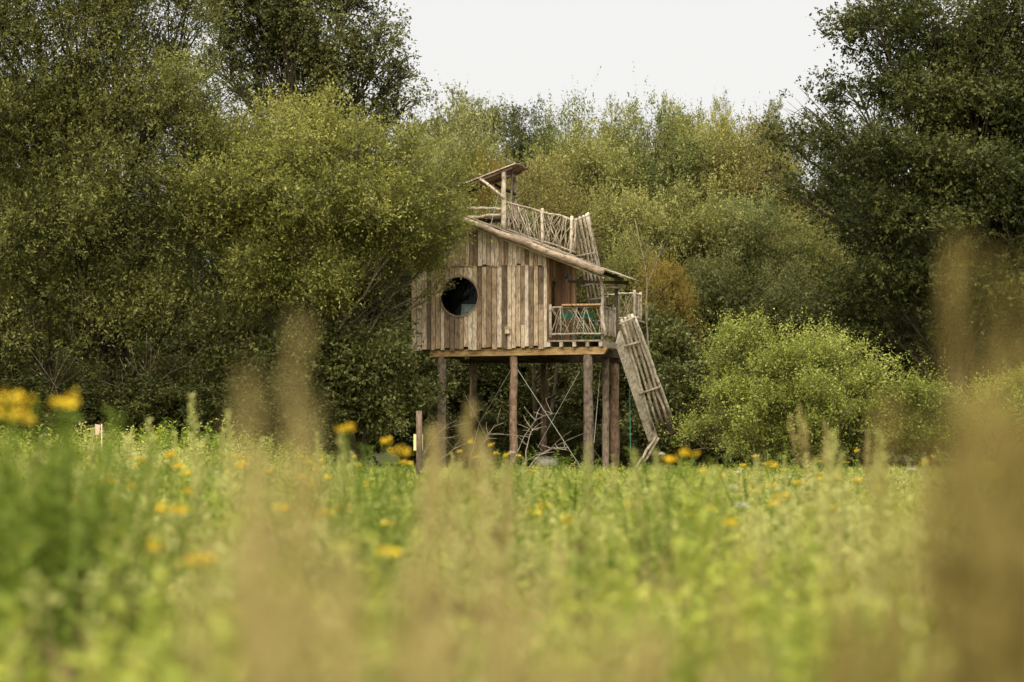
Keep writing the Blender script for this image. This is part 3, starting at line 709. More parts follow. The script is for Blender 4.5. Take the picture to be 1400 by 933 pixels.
S1 = [(455, 440, 60, 70.5), (500, 425, 42, 71), (400, 500, 70, 70), (490, 500, 75, 70.3), (538, 512, 38, 70.8), (578, 552, 24, 71), (430, 570, 65, 70), (520, 565, 60, 70.3), (330, 520, 70, 70.5), (340, 585, 60, 70), (548, 470, 18, 71.2), (610, 536, 12, 71.3)]
build_tree('sallow_bush', 'dark green broad-leaved bush filling in beneath the yellow-green willow', 'bush', (*P(480, 650, 70.6)[:2], 0), px(S1), 110000, 10, .115, .062, LM['shrub'], M['branch'], 13,
           trunk_r=.1, stems=6, slen=.55, updir=.3, nsub=14, twig_frac=.12)
# oak standing behind the willows
OK1 = [(300, -60, 70, 84), (560, 100, 30, 85), (330, 20, 70, 84), (400, -20, 80, 84), (470, 20, 70, 84), (520, 50, 48, 84), (390, 60, 50, 85), (450, 95, 45, 84), (520, 120, 48, 85), (560, 140, 34, 85), (300, 90, 50, 84), (350, 120, 50, 86), (480, 150, 50, 86), (500, -30, 50, 84), (420, 170, 60, 86)]
build_tree('oak_tree', 'airy oak with bare limbs against the white sky behind the willows', 'tree', (*P(420, 640, 86)[:2], 0), px(OK1), 105000, 9, .12, .068, LM['oak_far'], M['branch'], 14,
           trunk_r=.22, slen=.55, updir=.2, nsub=24, subr=.26, gap=-.6, gscale=1.0, limb=.013, inner=.5)
# big oak on the right
OK2 = [(1200, 40, 70, 84), (1290, 20, 95, 85), (1390, 40, 110, 84), (1170, 120, 55, 84), (1240, 130, 75, 83), (1340, 140, 90, 83), (1430, 160, 110, 83), (1110, 150, 42, 86), (1080, 195, 45, 84), (1150, 200, 60, 82), (1240, 220, 80, 81.5), (1340, 240, 90, 81),
       (1045, 235, 30, 83.5), (1110, 255, 45, 82), (1180, 300, 60, 81.5), (1270, 320, 80, 81), (1380, 330, 95, 81), (1190, 385, 60, 82), (1270, 400, 75, 82), (1370, 410, 80, 82), (1110, 400, 45, 83), (1450, 330, 100, 82), (1230, 455, 55, 83.5), (1400, 470, 60, 84), (1140, 450, 45, 84)]
build_tree('oak_tree', 'huge dark oak spreading over the bright bush at the meadow edge', 'tree', (*P(1318, 640, 84)[:2], 0), [[a[0], a[1], a[2], a[3] * 1.1, a[4], a[5] * .72] for a in px(OK2)], 290000, 10, .122, .074, LM['oak'], M['branch'], 15,
           trunk_r=.36, slen=.5, updir=.2, nsub=22, subr=.36, gap=-.8, gscale=1.0, fork=.3, limb=.010, inner=.4)
# bright bush
B1 = [(1075, 455, 11, 72), (1108, 470, 13, 71.6), (1168, 484, 13, 71.4), (1242, 520, 15, 71.5), (985, 492, 13, 72.4), (1290, 545, 14, 72), (1012, 455, 18, 72.3), (1045, 462, 20, 72), (1200, 498, 18, 71.6), (965, 590, 30, 72), (945, 612, 24, 72.3), (975, 545, 26, 72.6), (1000, 615, 34, 71.5), (1090, 620, 42, 70.8), (1180, 622, 40, 70.8), (1020, 508, 46, 72), (1085, 515, 50, 71), (1150, 528, 52, 71), (1215, 552, 50, 71.5), (1272, 568, 42, 72), (985, 550, 45, 72), (1050, 565, 60, 71), (1120, 580, 65, 70.5), (1195, 595, 55, 71), (1260, 610, 45, 71.5), (1000, 470, 26, 72.5), (1305, 590, 35, 72), (1040, 615, 45, 71), (1130, 480, 30, 72)]
build_tree('hawthorn_bush', 'large bright yellow-green bush at the meadow edge near the lower stair', 'bush', (*P(1120, 650, 72)[:2], 0), px(B1, 1.0), 175000, 11, .072, .040, LM['bright'], M['branch'], 16,
           trunk_r=.08, stems=9, slen=.6, updir=.85, nsub=20, twig_frac=.15, gap=-.75, subr=.34, spray=.14)
B2 = [(1340, 560, 40, 74), (1400, 550, 50, 74), (1370, 600, 50, 73.5), (1440, 600, 50, 74), (1310, 620, 30, 73)]
build_tree('hawthorn_bush', 'yellowish bush between the large bright bush and the tall dry grass', 'bush', (*P(1380, 650, 74)[:2], 0), px(B2, 1.0), 45000, 11, .062, .034, LM['bright'], M['branch'], 17,
           trunk_r=.06, stems=6, slen=.5, updir=.7, nsub=18, gap=-.7)

# --- background wood: a few trees grown once, then set out one by one
def generic(kind, seed, nleaf, leafm, h=12., cr_=4., asp=1.0, K=10, Ln=.118, Wd=.06, gap=-.8, slen=.7, upd=.4, subr=.38, n=16, low=.25, barkm=None, trunk_r=.22, stems=1):
    rg = np.random.default_rng(seed); lm = []
    for k in range(n):
        t = (k + .5) / n; z = h * (low + (1 - low) * t * .9); rad = cr_ * math.sin(math.pi * min(1, .22 + .72 * t)) * .75
        a = k * 2.4 + rg.uniform(-.4, .4); rr = rad * rg.uniform(.35, 1.)
        lr = cr_ * rg.uniform(.32, .46)
        lm.append([rr * math.cos(a), rr * math.sin(a), min(z, h - lr * .8), lr, lr, lr * asp])
    return build_tree(kind, 'x', 'tree', (0, 0, 0), lm, nleaf, K, Ln, Wd, leafm, barkm or M['branch'], seed, trunk_r=trunk_r, slen=slen, updir=upd, gap=gap, subr=subr, nsub=13, stems=stems, twig_frac=.08)
protoS1 = generic('sallow_tree', 31, 115000, LM['sallow'], h=12, cr_=4.2, asp=1.2, slen=.85, upd=.75, stems=3)
protoS2 = generic('sallow_tree', 32, 115000, LM['sallow'], h=12, cr_=4.6, asp=1.0, slen=.75, upd=.6, stems=3)
protoO1 = generic('oak_tree', 33, 95000, LM['oak_far'], h=14, cr_=4.8, asp=.85, slen=.5, upd=.15, subr=.34, gap=-.5, low=.35, n=18)
protoO2 = generic('oak_tree', 34, 90000, LM['oak_far'], h=14, cr_=4.2, asp=.9, slen=.5, upd=.15, subr=.33, gap=-.5, low=.35, n=18)
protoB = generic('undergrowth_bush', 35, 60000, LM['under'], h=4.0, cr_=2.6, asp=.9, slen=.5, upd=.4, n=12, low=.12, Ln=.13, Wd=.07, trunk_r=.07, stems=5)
HT = {'sallow_tree': 12.3, 'oak_tree': 14.3, 'undergrowth_bush': 4.2}
used = set()
def place(proto, x, ytop, Yd, width, label, mat=None, group=None, rz=0., name=None, cat='tree'):
    """width: crown width in metres"""
    o = proto if proto.name not in used else copy_tree(proto)
    used.add(proto.name)
    q = P(x, ytop, Yd); gz = float(ground(q[0], Yd)); kind = proto.name.split('.')[0]
    o.location = (q[0], Yd, gz); hz = (q[2] - gz) / HT[kind]; wx = width / {'sallow_tree': 8.8, 'oak_tree': 9.0, 'undergrowth_bush': 5.4}[kind]
    o.scale = (wx, wx, hz); o.rotation_euler = (0, 0, rz)
    if name: o.name = name
    tag(o, label, cat, group)
    mat = mat or {'sallow_tree': 'sallow', 'oak_tree': 'oak_far', 'undergrowth_bush': 'under'}[kind]
    if 1:
        for ch in o.children:
            if ch.name.startswith('crown'):
                ch.material_slots[0].link = 'OBJECT'; ch.material_slots[0].material = LM[mat]
    return o
G = 'trees of the wood behind the treehouse'
SA = 'yellow-green sallow tree in the wood behind the treehouse'
i = 0
for (p, x, yt, Yd, wd, mt, lab) in [
    (protoS1, 650, 165, 97, 6.5, 'pale', 'pale silvery willow rising behind the lookout canopy'),
    (protoO1, 640, 112, 118, 8.5, 'oak_far', 'airy oak crown on the skyline above the pale silvery willow'),
    (protoO2, 725, 140, 114, 6.5, 'oak', 'dark rounded oak on the skyline behind the lookout'),
    (protoS1, 778, 156, 106, 6.5, 'sallow_green', 'grey-green sallow in the skyline dip between the dark rounded oak and the sallows'), (protoS2, 672, 212, 92, 3.2, 'amber', 'small rust-brown tree just behind the lookout canopy'),
    (protoS2, 800, 180, 96, 7.5, None, 'yellow-green sallow high behind the rooftop stick railing'), (protoS1, 880, 165, 98, 7.5, None, 'yellow-green sallow below the brownish skyline treetop'), (protoS2, 965, 160, 99, 8, None, 'yellow-green sallow below the lobed skyline treetop'), (protoS1, 1030, 190, 97, 7, None, 'yellow-green sallow touching the upper crown of the huge dark oak'),
    (protoO2, 845, 134, 120, 6.5, 'sallow', 'brownish treetop poking above the sallows on the skyline'), (protoO1, 930, 123, 116, 5.5, 'sallow', 'lobed yellowish treetop on the skyline above the sallows'),
    (protoO2, 988, 128, 116, 3.4, 'sallow', 'narrow treetop on the skyline beside the lobed one'), (protoO1, 1045, 128, 112, 6, 'oak_far', 'leafy treetop on the skyline next to the huge dark oak'),
    (protoS1, 745, 235, 88, 6, None, 'yellow-green sallow close behind the rooftop stick railing'), (protoS2, 850, 255, 89, 6.5, None, 'yellow-green sallow close behind the slatted upper stair'), (protoS1, 940, 270, 90, 6.5, None, 'yellow-green sallow behind the small amber-leaved tree'), (protoS2, 1020, 260, 91, 6.5, None, 'yellow-green sallow between the amber-leaved tree and the huge dark oak'), (protoS1, 1100, 300, 92, 6.5, None, 'yellow-green sallow seen through the low limbs of the huge dark oak'),
    (protoS2, 905, 350, 84, 3.4, 'amber', 'small amber-leaved tree to the right of the lower stair'),
    (protoS1, 870, 330, 86, 3.6, None, 'slender sallow right behind the landing railing and pale saplings'), (protoS2, 690, 270, 86, 5, 'oak_far', 'green tree close behind the lookout railing'), (protoS2, 975, 345, 87, 4.5, 'shrub', 'dark green small tree behind the bright bush'),
    (protoS1, 1075, 370, 88, 5.5, 'oak_far', 'green tree in the shade under the huge dark oak'),
    (protoO1, 120, 60, 95, 9, 'oak', 'dark oak hidden behind the olive-leaved willow'), (protoO2, 560, 190, 100, 8, 'oak_far', 'green oak between the willows and the pale silvery willow'),
    (protoO2, 300, 150, 96, 8, 'oak', 'dark oak behind the two willows'), (protoO1, 1180, 150, 104, 9, 'oak', 'oak behind the huge dark oak, toward the sallows'), (protoO2, 1330, 120, 104, 9, 'oak', 'oak behind the trunk of the huge dark oak'), (protoO1, 1480, 80, 100, 10, 'oak', 'oak at the far end of the wood behind the huge dark oak'), (protoO2, -80, 60, 98, 10, 'oak', 'oak at the outer edge of the wood behind the olive-leaved willow')]:
    place(p, x, yt, Yd, wd, lab, mt or ('sallow', 'sallow_green', 'sallow', 'sallow_brown', 'sallow')[i % 5], G, rz=i * 1.3 + .4); i += 1
rgf = np.random.default_rng(5)
for k, x in enumerate(range(-120, 1560, 105)):
    place((protoO1, protoS2, protoO2, protoS1)[k % 4], x, rgf.uniform(195, 240), rgf.uniform(104, 112), rgf.uniform(8.5, 10.5), 'further tree of the wood glimpsed between the nearer crowns', ('oak_far', 'sallow')[k % 2] if 600 < x < 1100 else 'oak', 'further trees deep in the wood', rz=k * .9)
def UB(x):
    for lim_, s in ((160, 'beneath the olive-leaved willow'), (470, 'beneath the yellow-green willow'), (660, 'beside the left stilts of the cabin'), (800, 'in the dark behind the cabin stilts'), (960, 'behind the lower stair'), (1130, 'behind the large bright bush'), (3000, 'beneath the huge dark oak')):
        if x < lim_: return 'dark undergrowth bush ' + s
for k, (x, yt, Yd, wd, mt) in enumerate([(20, 480, 80, 6, None), (110, 500, 78, 5, None), (200, 470, 80, 6, None), (300, 480, 79, 5, None), (420, 450, 82, 6, None), (560, 470, 82, 5, None), (640, 490, 84, 5, None), (700, 460, 86, 6, None),
        (770, 480, 84, 5, None), (830, 490, 82, 4.5, None), (900, 430, 82, 5, 'shrub'), (945, 500, 79, 4.5, 'shrub'), (930, 470, 84, 5, 'shrub'), (1000, 400, 84, 6, None), (1090, 440, 84, 6, None), (1180, 470, 86, 6, None), (1270, 480, 88, 6, None), (1350, 470, 88, 6, None), (1430, 470, 86, 6, None), (-60, 470, 80, 6, None),
        (20, 520, 67.5, 4.5, None), (110, 535, 67.8, 4, None), (210, 520, 67.5, 4.5, None), (300, 530, 67.6, 4, None), (385, 520, 68, 4, None), (-60, 500, 68, 5, None), (660, 575, 76.5, 2.6, None), (715, 590, 77.0, 2.4, None), (775, 575, 76.8, 2.6, None), (835, 585, 78, 2.6, None), (600, 440, 92, 7, None), (740, 420, 94, 7, None), (860, 420, 94, 7, None), (1180, 420, 95, 8, None), (1320, 420, 95, 8, None), (100, 400, 92, 8, None), (300, 400, 92, 8, None), (480, 420, 92, 8, None)]):
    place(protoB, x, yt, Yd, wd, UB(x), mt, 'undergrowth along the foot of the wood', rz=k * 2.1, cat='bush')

# bare trunks seen in the dark beneath the cabin, thin pale saplings beside the stair
def bare_trunk(name, label, pts, Yd, r, mat, group=None, nbr=5, seed=1):
    rg = np.random.default_rng(seed); q = [P(x, y, Yd) for x, y in pts]; b = q[0].copy(); b[2] = float(ground(b[0], b[1])) - .1
    root = empty(name, b); tag(root, label, 'tree', group); pth = [b] + q
    tt = np.linspace(0, 1, 14); s = np.linspace(0, 1, len(pth)); pth = np.array(pth)
    pt = np.stack([np.interp(tt, s, pth[:, i]) for i in range(3)], 1) - b; pt[1:-1] += rg.normal(0, .015, (12, 3))
    MB().tube(pt, np.linspace(r, r * .35, 14), 8).build('trunk', mat, root, smooth=True)
    bm_ = MB()
    for k in range(nbr):
        i = rg.integers(5, 13); d = rg.normal(0, 1, 3); d[2] = abs(d[2]) + .5; d = d / np.linalg.norm(d) * rg.uniform(.5, 1.6)
        bm_.tube(bez(pt[i], pt[i] + d * .5 + [0, 0, -.1], pt[i] + d, 5), np.linspace(r * .35, .006, 5), 5)
    if nbr: bm_.build('branches', mat, root, smooth=True)
bare_trunk('alder_tree', 'dark bare trunk rising straight in the shade beneath the cabin', [(747, 635), (746, 560), (742, 480), (740, 440)], 79, .19, M['branch'], seed=2)
bare_trunk('alder_tree', 'dark bare trunk leaning right in the shade beneath the cabin', [(748, 632), (754, 560), (762, 500), (766, 440)], 79.6, .10, M['branch'], seed=3)
bare_trunk('alder_tree', 'thin dark bare trunk in the shade left of the leaning one beneath the cabin', [(730, 628), (731, 560), (729, 480), (728, 440)], 79.9, .10, M['branch'], seed=4)
bare_trunk('birch_sapling', 'thin pale forked sapling just right of the landing railing', [(888, 520), (884, 430), (885, 390), (880, 350), (868, 300)], 80, .034, M['branch_pale'], seed=5, nbr=9)
bare_trunk('birch_sapling', 'thin pale sapling whose stem curves toward the amber-leaved tree', [(886, 520), (885, 440), (884, 395), (898, 360), (905, 330)], 80.3, .03, M['branch_pale'], seed=6, nbr=6)
for s_, (x, y, dx) in enumerate([(130, 570, 60), (95, 520, -60), (160, 560, 70), (60, 500, 60)]):
    bare_trunk('dead_willow_stem', 'bare twiggy dead willow stem in the dark gap under the olive-leaved willow', [(x, y + 60), (x + dx * .4, y), (x + dx, y - 50), (x + dx * 1.4, y - 60)], 68.0 + s_ * .2, .010, M['branch_pale'], 'dead stems under the willow', 14, 20 + s_)
for k, (x0, y0, x1, y1, x2, y2) in enumerate([(700, 632, 715, 560, 768, 565), (712, 628, 750, 600, 780, 618), (650, 634, 655, 590, 690, 578), (700, 630, 730, 612, 775, 612), (716, 630, 722, 575, 735, 590), (560, 600, 590, 596, 612, 584), (575, 628, 600, 622, 640, 606)]):
    a, m_, b = P(x0, y0, 70.8 + .05 * k), P(x1, y1, 70.9), P(x2, y2, 71.2); rg = np.random.default_rng(50 + k)
    a[2] = 0.0
    r = empty('fallen_branch', a); tag(r, 'pale dead branch arching from the brush heap below the cabin', 'branch', 'dead branches in the brush heap below the cabin')
    pt = bez(a * 0, m_ - a, b - a, 9) + rg.normal(0, .02, (9, 3)); MB().tube(pt, np.linspace(.018, .006, 9), 6).build('stem', M['dead'], r, smooth=True)
    tw_ = MB()
    for j in range(9):
        i_ = rg.integers(3, 8); d = rg.normal(0, .35, 3); d[2] = abs(d[2]) * .7; tw_.tube(bez(pt[i_], pt[i_] + d * .6, pt[i_] + d + [.1, 0, -.05], 4), np.linspace(.008, .004, 4), 4)
    tw_.build('twigs', M['dead'], r, smooth=True)

# posts in the meadow
def stake(name, label, x, ytop, Yd, wd, mat):
    q = P(x, ytop, Yd); gz = float(ground(q[0], Yd)); r = empty(name, (q[0], Yd, gz)); tag(r, label, 'post'); h = q[2] - gz
    MB().tube([(0, 0, -.2), (0.005, 0, h * .5), (0, 0, h)], [wd, wd * .95, wd * .9], 9).build('shaft', mat, r, smooth=True); return r, h
r, h = stake('signpost', 'grey wooden post with a small pale yellow sign near the cabin stilts', 573, 562, 52, .07, M['dark_wood'])  # shaft in dark wood, the shade on the post is put into its colour
MB().box(-.12, .08, .07, .085, h - .85, h - .50).build('sign', M['yellow_sign'], r)
MB().tube([(-.02, .069, h - .68), (-.02, .09, h - .68)], .012, 6).build('sign_bolt', M['cable'], r)
r, h = stake('marker_stake', 'thin pale stake with a brownish tag standing in front of the dark willow', 139, 580, 50, .014, M['frame'])
MB().prism([(-.13, -.02, h - .22), (-.05, -.02, h - .22), (-.02, -.02, h - .02), (-.13, -.02, h)], (0, .012, 0)).build('tag', M['stake_white'], r)

# ------------------------------------------------------------------ meadow
LM['grass'] = leaf_mat('grass_blade', (0.162, 0.181, 0.035), (0.330, 0.324, 0.076), (0.518, 0.473, 0.151), trans=.42, inst=True)
LM['straw'] = leaf_mat('straw_blade', (0.236, 0.198, 0.085), (0.378, 0.312, 0.145), (0.510, 0.435, 0.230), trans=.36, inst=True)
LM['herb'] = leaf_mat('herb_leaf', (0.110, 0.149, 0.025), (0.265, 0.305, 0.055), (0.467, 0.454, 0.116), trans=.38, inst=True)
LM['palegreen'] = leaf_mat('pale_herb_leaf', (0.192, 0.210, 0.077), (0.360, 0.360, 0.143), (0.552, 0.528, 0.254), trans=.36, inst=True)
LM['weed'] = leaf_mat('ragwort_leaf', (0.069, 0.115, 0.016), (0.138, 0.190, 0.028), (0.230, 0.253, 0.055), trans=.35)
LM['yellow'] = leaf_mat('ragwort_yellow', (0.530, 0.320, 0.010), (0.633, 0.424, 0.017), (0.701, 0.527, 0.043), trans=.25)
LM['brown'] = leaf_mat('brown_seed_head', (.05, .03, .015), (.09, .055, .028), (.15, .095, .05), trans=.1)
LM['white'] = leaf_mat('umbel_white', (0.375, 0.360, 0.285), (0.510, 0.495, 0.420), (0.600, 0.585, 0.525), trans=.25)
LM['drystalk'] = leaf_mat('dry_grass_stalk', (0.242, 0.187, 0.087), (0.383, 0.308, 0.147), (0.500, 0.419, 0.235), trans=.36)
LM['drydark'] = leaf_mat('dark_dry_stalk', (0.157, 0.120, 0.045), (0.248, 0.192, 0.072), (0.349, 0.275, 0.118), trans=.36)

def quads_mesh(name, vt, nfaces_per, faces, tone, mats, midx=None):
    me = bpy.data.meshes.new(name); me.from_pydata(vt.reshape(-1, 3).tolist(), [], faces)
    at = me.attributes.new('tone', 'FLOAT', 'FACE'); at.data.foreach_set('value', np.asarray(tone, np.float32))
    for m_ in mats: me.materials.append(m_)
    if midx is not None: me.polygons.foreach_set('material_index', midx)
    me.update(); return me
class VB:      # blades, leaves and heads with a tone per face and a material per face
    def __init__(s): s.v = []; s.f = []; s.t = []; s.m = []
    def blade(s, p, az_, h, lean, wd, tone, m=0, seg=3):
        d = np.array([math.cos(az_), math.sin(az_), 0]); sd_ = np.array([-d[1], d[0], 0]); n = len(s.v)
        for i in range(seg):
            t = i / seg; c = p + np.array([0, 0, h]) * (t * (1 - .25 * lean * t)) + d * lean * h * t * t; ww = wd * (1 - t ** 1.6) * .5
            s.v += [c - sd_ * ww, c + sd_ * ww]
        s.v.append(p + np.array([0, 0, h * (1 - .25 * lean)]) + d * lean * h)
        for i in range(seg - 1):
            s.f.append((n + 2 * i, n + 2 * i + 1, n + 2 * i + 3, n + 2 * i + 2)); s.t.append(tone); s.m.append(m)
        s.f.append((n + 2 * seg - 2, n + 2 * seg - 1, n + 2 * seg)); s.t.append(tone); s.m.append(m)
    def leaf(s, p, d, nrm, Ln, Wd, tone, m=0):
        d = d / np.linalg.norm(d); sd_ = np.cross(d, nrm); sd_ = sd_ / (np.linalg.norm(sd_) + 1e-9); n = len(s.v)
        s.v += [p, p + d * Ln * .45 - sd_ * Wd / 2, p + d * Ln, p + d * Ln * .45 + sd_ * Wd / 2]; s.f.append((n, n + 1, n + 2, n + 3)); s.t.append(tone); s.m.append(m)
    def stem(s, p, q, r, tone, m=0, bend=None):
        p = np.array(p, float); q = np.array(q, float); n = len(s.v)
        mid = (p + q) / 2 + (0 if bend is None else bend)
        for c, rr in ((p, r), (mid, r * .85), (q, r * .6)):
            for k in range(3): s.v.append(c + np.array([math.cos(k * 2.094), math.sin(k * 2.094), 0]) * rr)
        for j in range(2):
            for k in range(3): s.f.append((n + j * 3 + k, n + j * 3 + (k + 1) % 3, n + j * 3 + 3 + (k + 1) % 3, n + j * 3 + 3 + k)); s.t.append(tone); s.m.append(m)
        return mid
    def disc(s, c, r, nrm, tone, m=0, k=6):
        nrm = nrm / np.linalg.norm(nrm); a = np.cross(nrm, [1, .3, .2]); a /= np.linalg.norm(a); b = np.cross(nrm, a); n = len(s.v)
        s.v += [c + (a * math.cos(6.283 * i / k) + b * math.sin(6.283 * i / k)) * r for i in range(k)]; s.f.append(tuple(range(n, n + k))); s.t.append(tone); s.m.append(m)
    def mesh(s, name, mats):
        return quads_mesh(name, np.array(s.v), 0, s.f, np.clip(s.t, 0, 1), mats, s.m)

def tuft_grass(seed, n=34, h=.62, mats=None, heads=5, spread=.13):
    rg = np.random.default_rng(seed); b = VB()
    for k in range(n):
        p = np.array([*rg.normal(0, spread, 2), -.03]); b.blade(p, rg.uniform(0, 6.28), h * rg.uniform(.5, 1.15), rg.uniform(.1, .75), rg.uniform(.006, .013), np.clip(rg.normal(.5, .22), 0, 1))
    for k in range(heads):
        p = np.array([*rg.normal(0, spread, 2), -.03]); q = p + [*rg.normal(0, .10, 2), h * rg.uniform(1.1, 1.5)]; b.stem(p, q, .0025, .8, 1)
        d = (q - p) / np.linalg.norm(q - p)
        for j in range(14):
            c = q - d * j * .012; dd = d * .8 + rg.normal(0, .5, 3); b.leaf(c, dd, rg.normal(0, 1, 3), rg.uniform(.02, .04), .008, rg.uniform(.3, 1), 1)
    return b.mesh('tuft', mats)
def tuft_herb(seed, mats, h=.75, nst=4, nl=24, Ll=.10, Wl=.034, heads=0, hm=1, spread=.10):
    rg = np.random.default_rng(seed); b = VB()
    for s_ in range(nst):
        p = np.array([*rg.normal(0, spread, 2), -.03]); q = p + [*rg.normal(0, .08, 2), h * rg.uniform(.65, 1.15)]; b.stem(p, q, .004, .35)
        for j in range(nl):
            t = .12 + .88 * (j + rg.random()) / nl; c = p + (q - p) * t; a = j * 2.4 + rg.uniform(-.4, .4); sc_ = (1.25 - .75 * t)
            b.leaf(c, np.array([math.cos(a), math.sin(a), rg.uniform(.1, .9)]), np.array([0, 0, 1.]) + rg.normal(0, .4, 3), Ll * sc_ * rg.uniform(.7, 1.3), Wl * sc_ * 1.2, np.clip(rg.normal(.5, .2), 0, 1))
        for j in range(heads):
            c = q + rg.normal(0, .03, 3); b.leaf(c, rg.normal(0, 1, 3) + [0, 0, .6], rg.normal(0, 1, 3), .03, .018, rg.uniform(.2, 1), hm)
    return b.mesh('tuft', mats)

def scatter(name, label, cat, meshes, pts, rot, scl, idx):
    n = len(pts); me = bpy.data.meshes.new(name); me.vertices.add(n); me.vertices.foreach_set('co', np.asarray(pts, np.float32).ravel())
    a = me.attributes.new('rot', 'FLOAT_VECTOR', 'POINT'); a.data.foreach_set('vector', np.asarray(rot, np.float32).ravel())
    a = me.attributes.new('scl', 'FLOAT_VECTOR', 'POINT'); a.data.foreach_set('vector', np.asarray(scl, np.float32).ravel())
    a = me.attributes.new('pick', 'INT', 'POINT'); a.data.foreach_set('value', np.asarray(idx, np.int32)); me.update()
    ob = link(bpy.data.objects.new(name, me)); tag(ob, label, cat, kind='stuff')
    ng = bpy.data.node_groups.new(name + '_scatter', 'GeometryNodeTree'); Nn, Lk = ng.nodes.new, ng.links.new
    ng.interface.new_socket('Geometry', in_out='INPUT', socket_type='NodeSocketGeometry'); ng.interface.new_socket('Geometry', in_out='OUTPUT', socket_type='NodeSocketGeometry')
    gi, go = Nn('NodeGroupInput'), Nn('NodeGroupOutput'); jn = Nn('GeometryNodeJoinGeometry'); ip = Nn('GeometryNodeInstanceOnPoints')
    for k, m_ in reversed(list(enumerate(meshes))):
        so = bpy.data.objects.new('%s_source' % name, m_)
        oi = Nn('GeometryNodeObjectInfo'); oi.inputs['Object'].default_value = so; oi.inputs['As Instance'].default_value = True
        Lk(oi.outputs['Geometry'], jn.inputs[0])
    def attr(nm, dt):
        q = Nn('GeometryNodeInputNamedAttribute'); q.data_type = dt; q.inputs['Name'].default_value = nm; return q.outputs[0]
    Lk(gi.outputs[0], ip.inputs['Points']); Lk(jn.outputs[0], ip.inputs['Instance']); ip.inputs['Pick Instance'].default_value = True
    Lk(attr('pick', 'INT'), ip.inputs['Instance Index']); Lk(attr('rot', 'FLOAT_VECTOR'), ip.inputs['Rotation']); Lk(attr('scl', 'FLOAT_VECTOR'), ip.inputs['Scale'])
    Lk(ip.outputs[0], go.inputs[0]); md = ob.modifiers.new('scatter', 'NODES'); md.node_group = ng
    return ob
def meadow_points(n, y0, y1, seed, pw=1.0, fn=None):
    rg = np.random.default_rng(seed); out = []
    while len(out) < n:
        yy = y0 + (y1 - y0) * rg.random() ** pw; hw = .235 * yy + 4.5
        if rg.random() > hw / (.235 * y1 + 4.5) * 1.0 and pw == 1.0: continue
        xx = rg.uniform(-hw, hw)
        if fn and rg.random() > fn(xx, yy): continue
        out.append((xx, yy))
    p = np.array(out); return np.column_stack([p, ground(p[:, 0], p[:, 1])]), rg
def hfac(x, y):     # the sward stands taller toward the willows, lower in front of the cabin
    a = x / (.2118 * y); low = np.interp(y, [0, 10, 28, 48, 70], [1., .92, .74, .50, .28]); left = np.clip((-.30 - a) / .25, 0, 1)
    return low * (1 - left) + 1.0 * left
def run(name, label, cat, meshes, n, y0, y1, seed, smin, smax, pw=1.0, fn=None):
    p, rg = meadow_points(n, y0, y1, seed, pw, fn); n = len(p)
    lump = np.sin(p[:, 0] * 1.1 + seed) * np.sin(p[:, 1] * .7 + seed * 2) + .6 * np.sin(p[:, 0] * 2.7 + p[:, 1] * 1.3 + seed)
    s = (smin + (smax - smin) * np.clip(rg.normal(.45, .22, n) + .22 * lump, 0, 1)) * hfac(p[:, 0], p[:, 1]); wide = 1 + .5 * np.clip((p[:, 1] - 20) / 50, 0, 1)
    return scatter(name, label, cat, meshes, p, np.column_stack([rg.normal(0, .07, n), rg.normal(0, .07, n), rg.uniform(0, 6.28, n)]), np.column_stack([s * wide, s * wide, s]), rg.integers(0, len(meshes), n))
gm = [tuft_grass(100 + k, mats=[LM['grass'], LM['straw']]) for k in range(4)]
sm = [tuft_grass(110 + k, n=22, h=.66, mats=[LM['straw'], LM['straw']], heads=9) for k in range(3)]
hm_ = [tuft_herb(120 + k, [LM['herb'], LM['herb']]) for k in range(4)]
pm_ = [tuft_herb(130 + k, [LM['palegreen'], LM['palegreen']], h=.7, nst=5, nl=18, Ll=.075, Wl=.022, heads=14) for k in range(3)]
patch = lambda s: (lambda x, y: .5 + .5 * math.sin(x * .9 + s) * math.sin(y * .55 + s * 2) > .45 and 1. or .12)
run('meadow_grass', 'tall green meadow grass covering the field', 'grass', gm, 14000, 3.6, 74, 1, .4, .85)
run('meadow_straw', 'straw-coloured dry grass scattered through the green meadow', 'grass', sm, 3800, 4.0, 72, 2, .5, .95, fn=patch(1.0))
run('meadow_herbs', 'leafy green herbs growing thickly through the meadow', 'herbs', hm_, 11500, 4.5, 73, 3, .4, 1.4, fn=patch(2.3))
run('pale_meadow_herbs', 'pale fluffy seeding herbs scattered through the meadow', 'herbs', pm_, 7000, 6, 73, 4, .4, 1.35, fn=patch(4.1))

dm_ = [tuft_herb(140 + k, [LM['weed'], LM['weed']], h=.8, nst=5, nl=26, Ll=.12, Wl=.045) for k in range(3)]
run('dark_meadow_herbs', 'darker green leafy herbs in patches of the meadow', 'herbs', dm_, 1900, 5, 60, 5, .5, 1.15, fn=lambda x, y: 1. if math.sin(x * .8 + 2) * math.sin(y * .35) > .55 else .06)
em_ = hm_[:2] + pm_[:2] + dm_[:1]
run('edge_weeds', 'tall rank weeds along the foot of the bushes', 'weeds', em_, 1900, 55, 72.5, 6, .9, 2.1, fn=lambda x, y: 1. if (x < -3.5 or x > 5.5) else .7)
